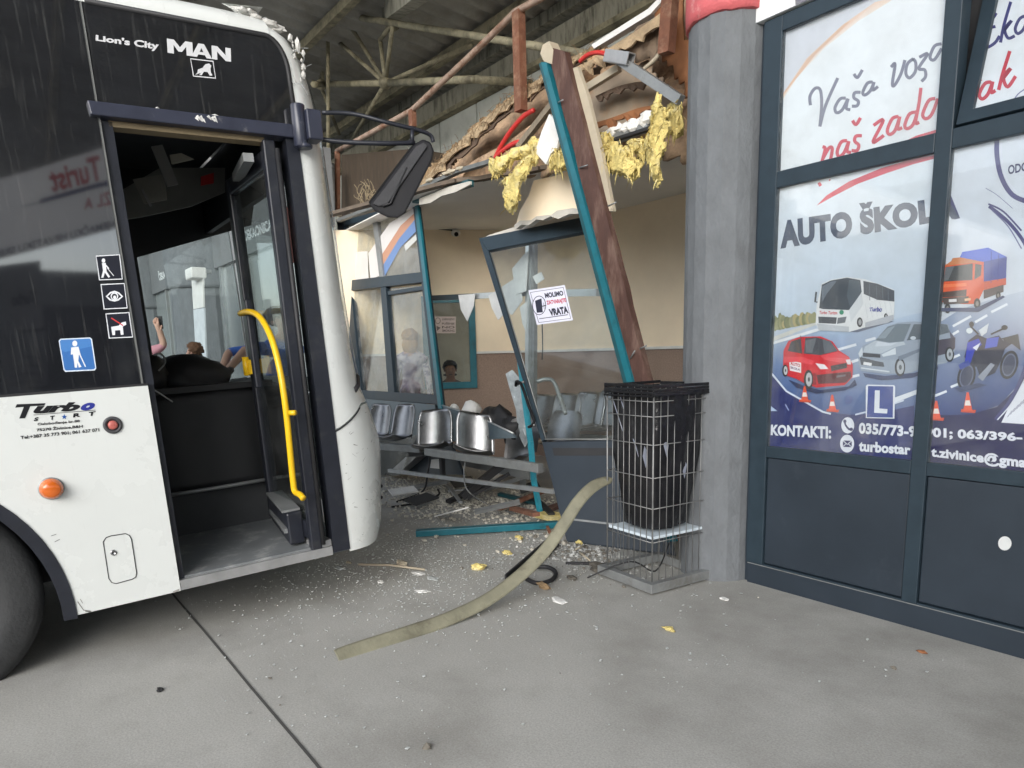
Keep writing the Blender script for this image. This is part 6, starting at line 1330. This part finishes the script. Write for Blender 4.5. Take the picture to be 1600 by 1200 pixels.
    t=MB(); 
    for s in(-1,1): t.lump(hc+rt*s*.033*k+fw*.082*k-up*.012*k,(.012,.007,.007),1,0,1,2,ax)
    t.b2  # eyes, brow and mouth stay dark accents
    t.box(hc+fw*.086*k-up*.092*k,(.045*k,.008,.008),ax); t.build('eyes_and_mouth',m_dark,root)
    if hair:
        t=MB(); t.lump(hc-fw*.018*k+up*.022*k,(.108*k,.112*k,.098*k),3,hair[2],hair[3],4,ax)
        if hair[1]>0: t.lump(hc-fw*.045*k-up*.10*k,(.105*k,.07*k,.13*k*hair[1]),4,hair[2],hair[3],3,ax)
        # open the face: drop faces in front of the hairline
        V=np.array(t.v); keep=[i for i,f in enumerate(t.f) if not (((np.mean(V[f],axis=0)-hc)@fw>.035*k) and ((np.mean(V[f],axis=0)-hc)@up<.045*k))]
        t.f=[t.f[i] for i in keep]; t.sm=[t.sm[i] for i in keep]; t.c=[lin(hair[0])]*len(t.f); t.build('hair',m_person,root)
    if cap:
        t=MB(); t.lathe(hc+up*.018*k,up,[(0,.106*k),(.03*k,.112*k),(.065*k,.112*k),(.085*k,.09*k),(.09*k,.01)],28); t.prism([hc+up*.02*k+rt*x*k+fw*y*k for x,y in ((-.085,.05),(-.07,.14),(-.03,.175),(.03,.175),(.07,.14),(.085,.05))],up*.012); t.c=[lin(cap)]*len(t.f); t.build('cap',m_person,root)
    if phone:
        w_=np.array(pose['wr_r']); t=MB(); t.box(w_+up*.10*k+fw*.03,(.075,.009,.15),(IR,IF,up)); ph=tag(t.build('phone',m_black),'black phone held up in the raised hand seen through the bus','phone')
    return root
def pt(px,py,X): return onX(px,py,X)
SK=(205,160,135)
# police officer beyond the bus, seen through its door
XB=-5.0; b=pt(428,560,XB); b=np.array((b[0],b[1],0))
person('person in blue short sleeved shirt and dark peaked cap standing beyond the bus',b,(-.45,-.9,0),nrm((.62,.78,0)),1.90,dict(top=(62,104,186),legs=(34,38,54),skin=SK,shoe=(20,20,22),short=True),((60,45,38),0,.12,4.),dict(lean=.10,el_l=pt(357,550,XB-.1),wr_l=pt(343,592,XB+.1),el_r=pt(385,545,XB+.25),wr_r=pt(350,585,XB+.35)),cap=(34,34,40))
b=pt(262,560,-7.2); b=np.array((b[0],b[1],0))
person('person in a pink top raising a phone beyond the bus window',b-IR*.40,IR,IF,1.90,dict(top=(214,150,160),legs=(70,74,90),skin=(216,172,150),shoe=(60,50,46),short=True),((70,48,36),.8,.2,5.),dict(el_r=pt(257,540,-7.2),wr_r=pt(249,518,-7.2)),phone=True)
b=pt(303,560,-7.9); b=np.array((b[0],b[1],0))
person('person with curly brown hair and a rose shirt standing right of the raised phone',b,nrm((-.8,.6,0)),nrm((-.6,-.8,0)),1.62,dict(top=(206,150,158),legs=(60,62,76),skin=(206,160,140),shoe=(50,44,40)),((104,72,50),.5,.35,7.),dict())
b=UP(581,600)+np.array((-.35,.75,0)); b=np.array((b[0],b[1],0))
person('person with fair hair and a pale patterned blouse behind the leaning window unit',b,IR,IF,1.72,dict(top=(206,200,214),legs=(60,60,70),skin=(206,160,136),shoe=(40,40,40)),((196,158,110),.9,.15,5.),dict(),patt=(140,132,160))
sq=LW((s0+s1)/2-.02,0,-.55)
person('person coloured as a dark shaded silhouette, sitting behind the ticket window',sq+np.array((0,0,-.36)),-LD,LN,1.66,dict(top=(84,64,54),legs=(40,40,44),skin=(128,88,66),shoe=(30,30,30)),((38,30,26),.2,.1,4.),dict(lean=.05))  # silhouette's shade is put into the skin and clothes colours
# ------------------------------------------------------------------ what the glass reflects: banner, boards and buildings behind the viewer
def mir(p): p=np.array(p); return p-2*((p-BO)@BR)*BR
def VB(dist):
    return lambda a,b: mir(onpl(a,b,BO-BR*dist,BR))
Zr=Zs
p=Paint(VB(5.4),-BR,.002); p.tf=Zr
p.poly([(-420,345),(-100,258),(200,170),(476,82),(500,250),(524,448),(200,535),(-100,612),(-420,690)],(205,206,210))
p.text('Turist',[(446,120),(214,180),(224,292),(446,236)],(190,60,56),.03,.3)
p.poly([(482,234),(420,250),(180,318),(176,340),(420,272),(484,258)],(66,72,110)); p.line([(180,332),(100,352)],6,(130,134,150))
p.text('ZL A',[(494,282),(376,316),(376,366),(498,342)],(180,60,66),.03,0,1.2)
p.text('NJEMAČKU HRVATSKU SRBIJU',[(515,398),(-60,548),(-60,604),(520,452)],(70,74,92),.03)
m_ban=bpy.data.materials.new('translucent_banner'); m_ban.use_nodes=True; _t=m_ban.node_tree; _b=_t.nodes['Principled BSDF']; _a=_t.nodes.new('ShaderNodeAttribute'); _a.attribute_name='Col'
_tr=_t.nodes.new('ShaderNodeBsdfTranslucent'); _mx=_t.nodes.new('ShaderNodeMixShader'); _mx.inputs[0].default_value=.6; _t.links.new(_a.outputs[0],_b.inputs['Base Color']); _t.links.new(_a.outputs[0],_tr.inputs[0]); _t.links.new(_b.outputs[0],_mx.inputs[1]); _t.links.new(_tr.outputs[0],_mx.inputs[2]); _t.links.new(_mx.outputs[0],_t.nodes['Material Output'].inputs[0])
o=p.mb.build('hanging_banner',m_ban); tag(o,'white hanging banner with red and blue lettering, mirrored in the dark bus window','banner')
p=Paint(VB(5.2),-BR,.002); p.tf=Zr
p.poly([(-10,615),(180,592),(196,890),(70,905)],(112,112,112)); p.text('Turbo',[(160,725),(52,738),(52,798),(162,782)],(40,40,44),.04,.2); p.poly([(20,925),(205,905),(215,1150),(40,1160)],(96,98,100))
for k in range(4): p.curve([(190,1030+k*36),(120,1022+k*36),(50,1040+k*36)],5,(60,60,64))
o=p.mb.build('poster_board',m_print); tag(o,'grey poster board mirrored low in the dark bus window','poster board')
kio=thing('unseen_kiosk','dark low kiosk added out of view, mirrored in the bus windows','kiosk',(14,-5,0))
t=MB(); t.b2((12.5,-14,0),(16,3,3.3)); t.build('wall',m_farf,kio)  # added out of view so the bus glass mirrors something dark
for k in range(8):
    t=MB(); t.b2((12.46,-13.6+2*k,.9),(12.49,-12+2*k,2.6)); t.build('window',m_dark,kio)
bld=thing('opposite_building','pale building across the road, mirrored in the poster glass','building',(6,-34,0))
m_opp=pm('opposite_wall',(.55,.54,.52),.85,var=.08,scale=.6)
t=MB(); t.b2((-30,-40,0),(4,-33,9)); t.b2((10,-40,0),(40,-34,7)); t.build('wall',m_opp,bld)
for k in range(12):
    for r_ in range(3):
        t=MB(); t.b2((-28+k*2.6,-33.02,1.2+r_*2.7),(-26.6+k*2.6,-32.98,2.7+r_*2.7)); t.build('window',m_dark,bld)
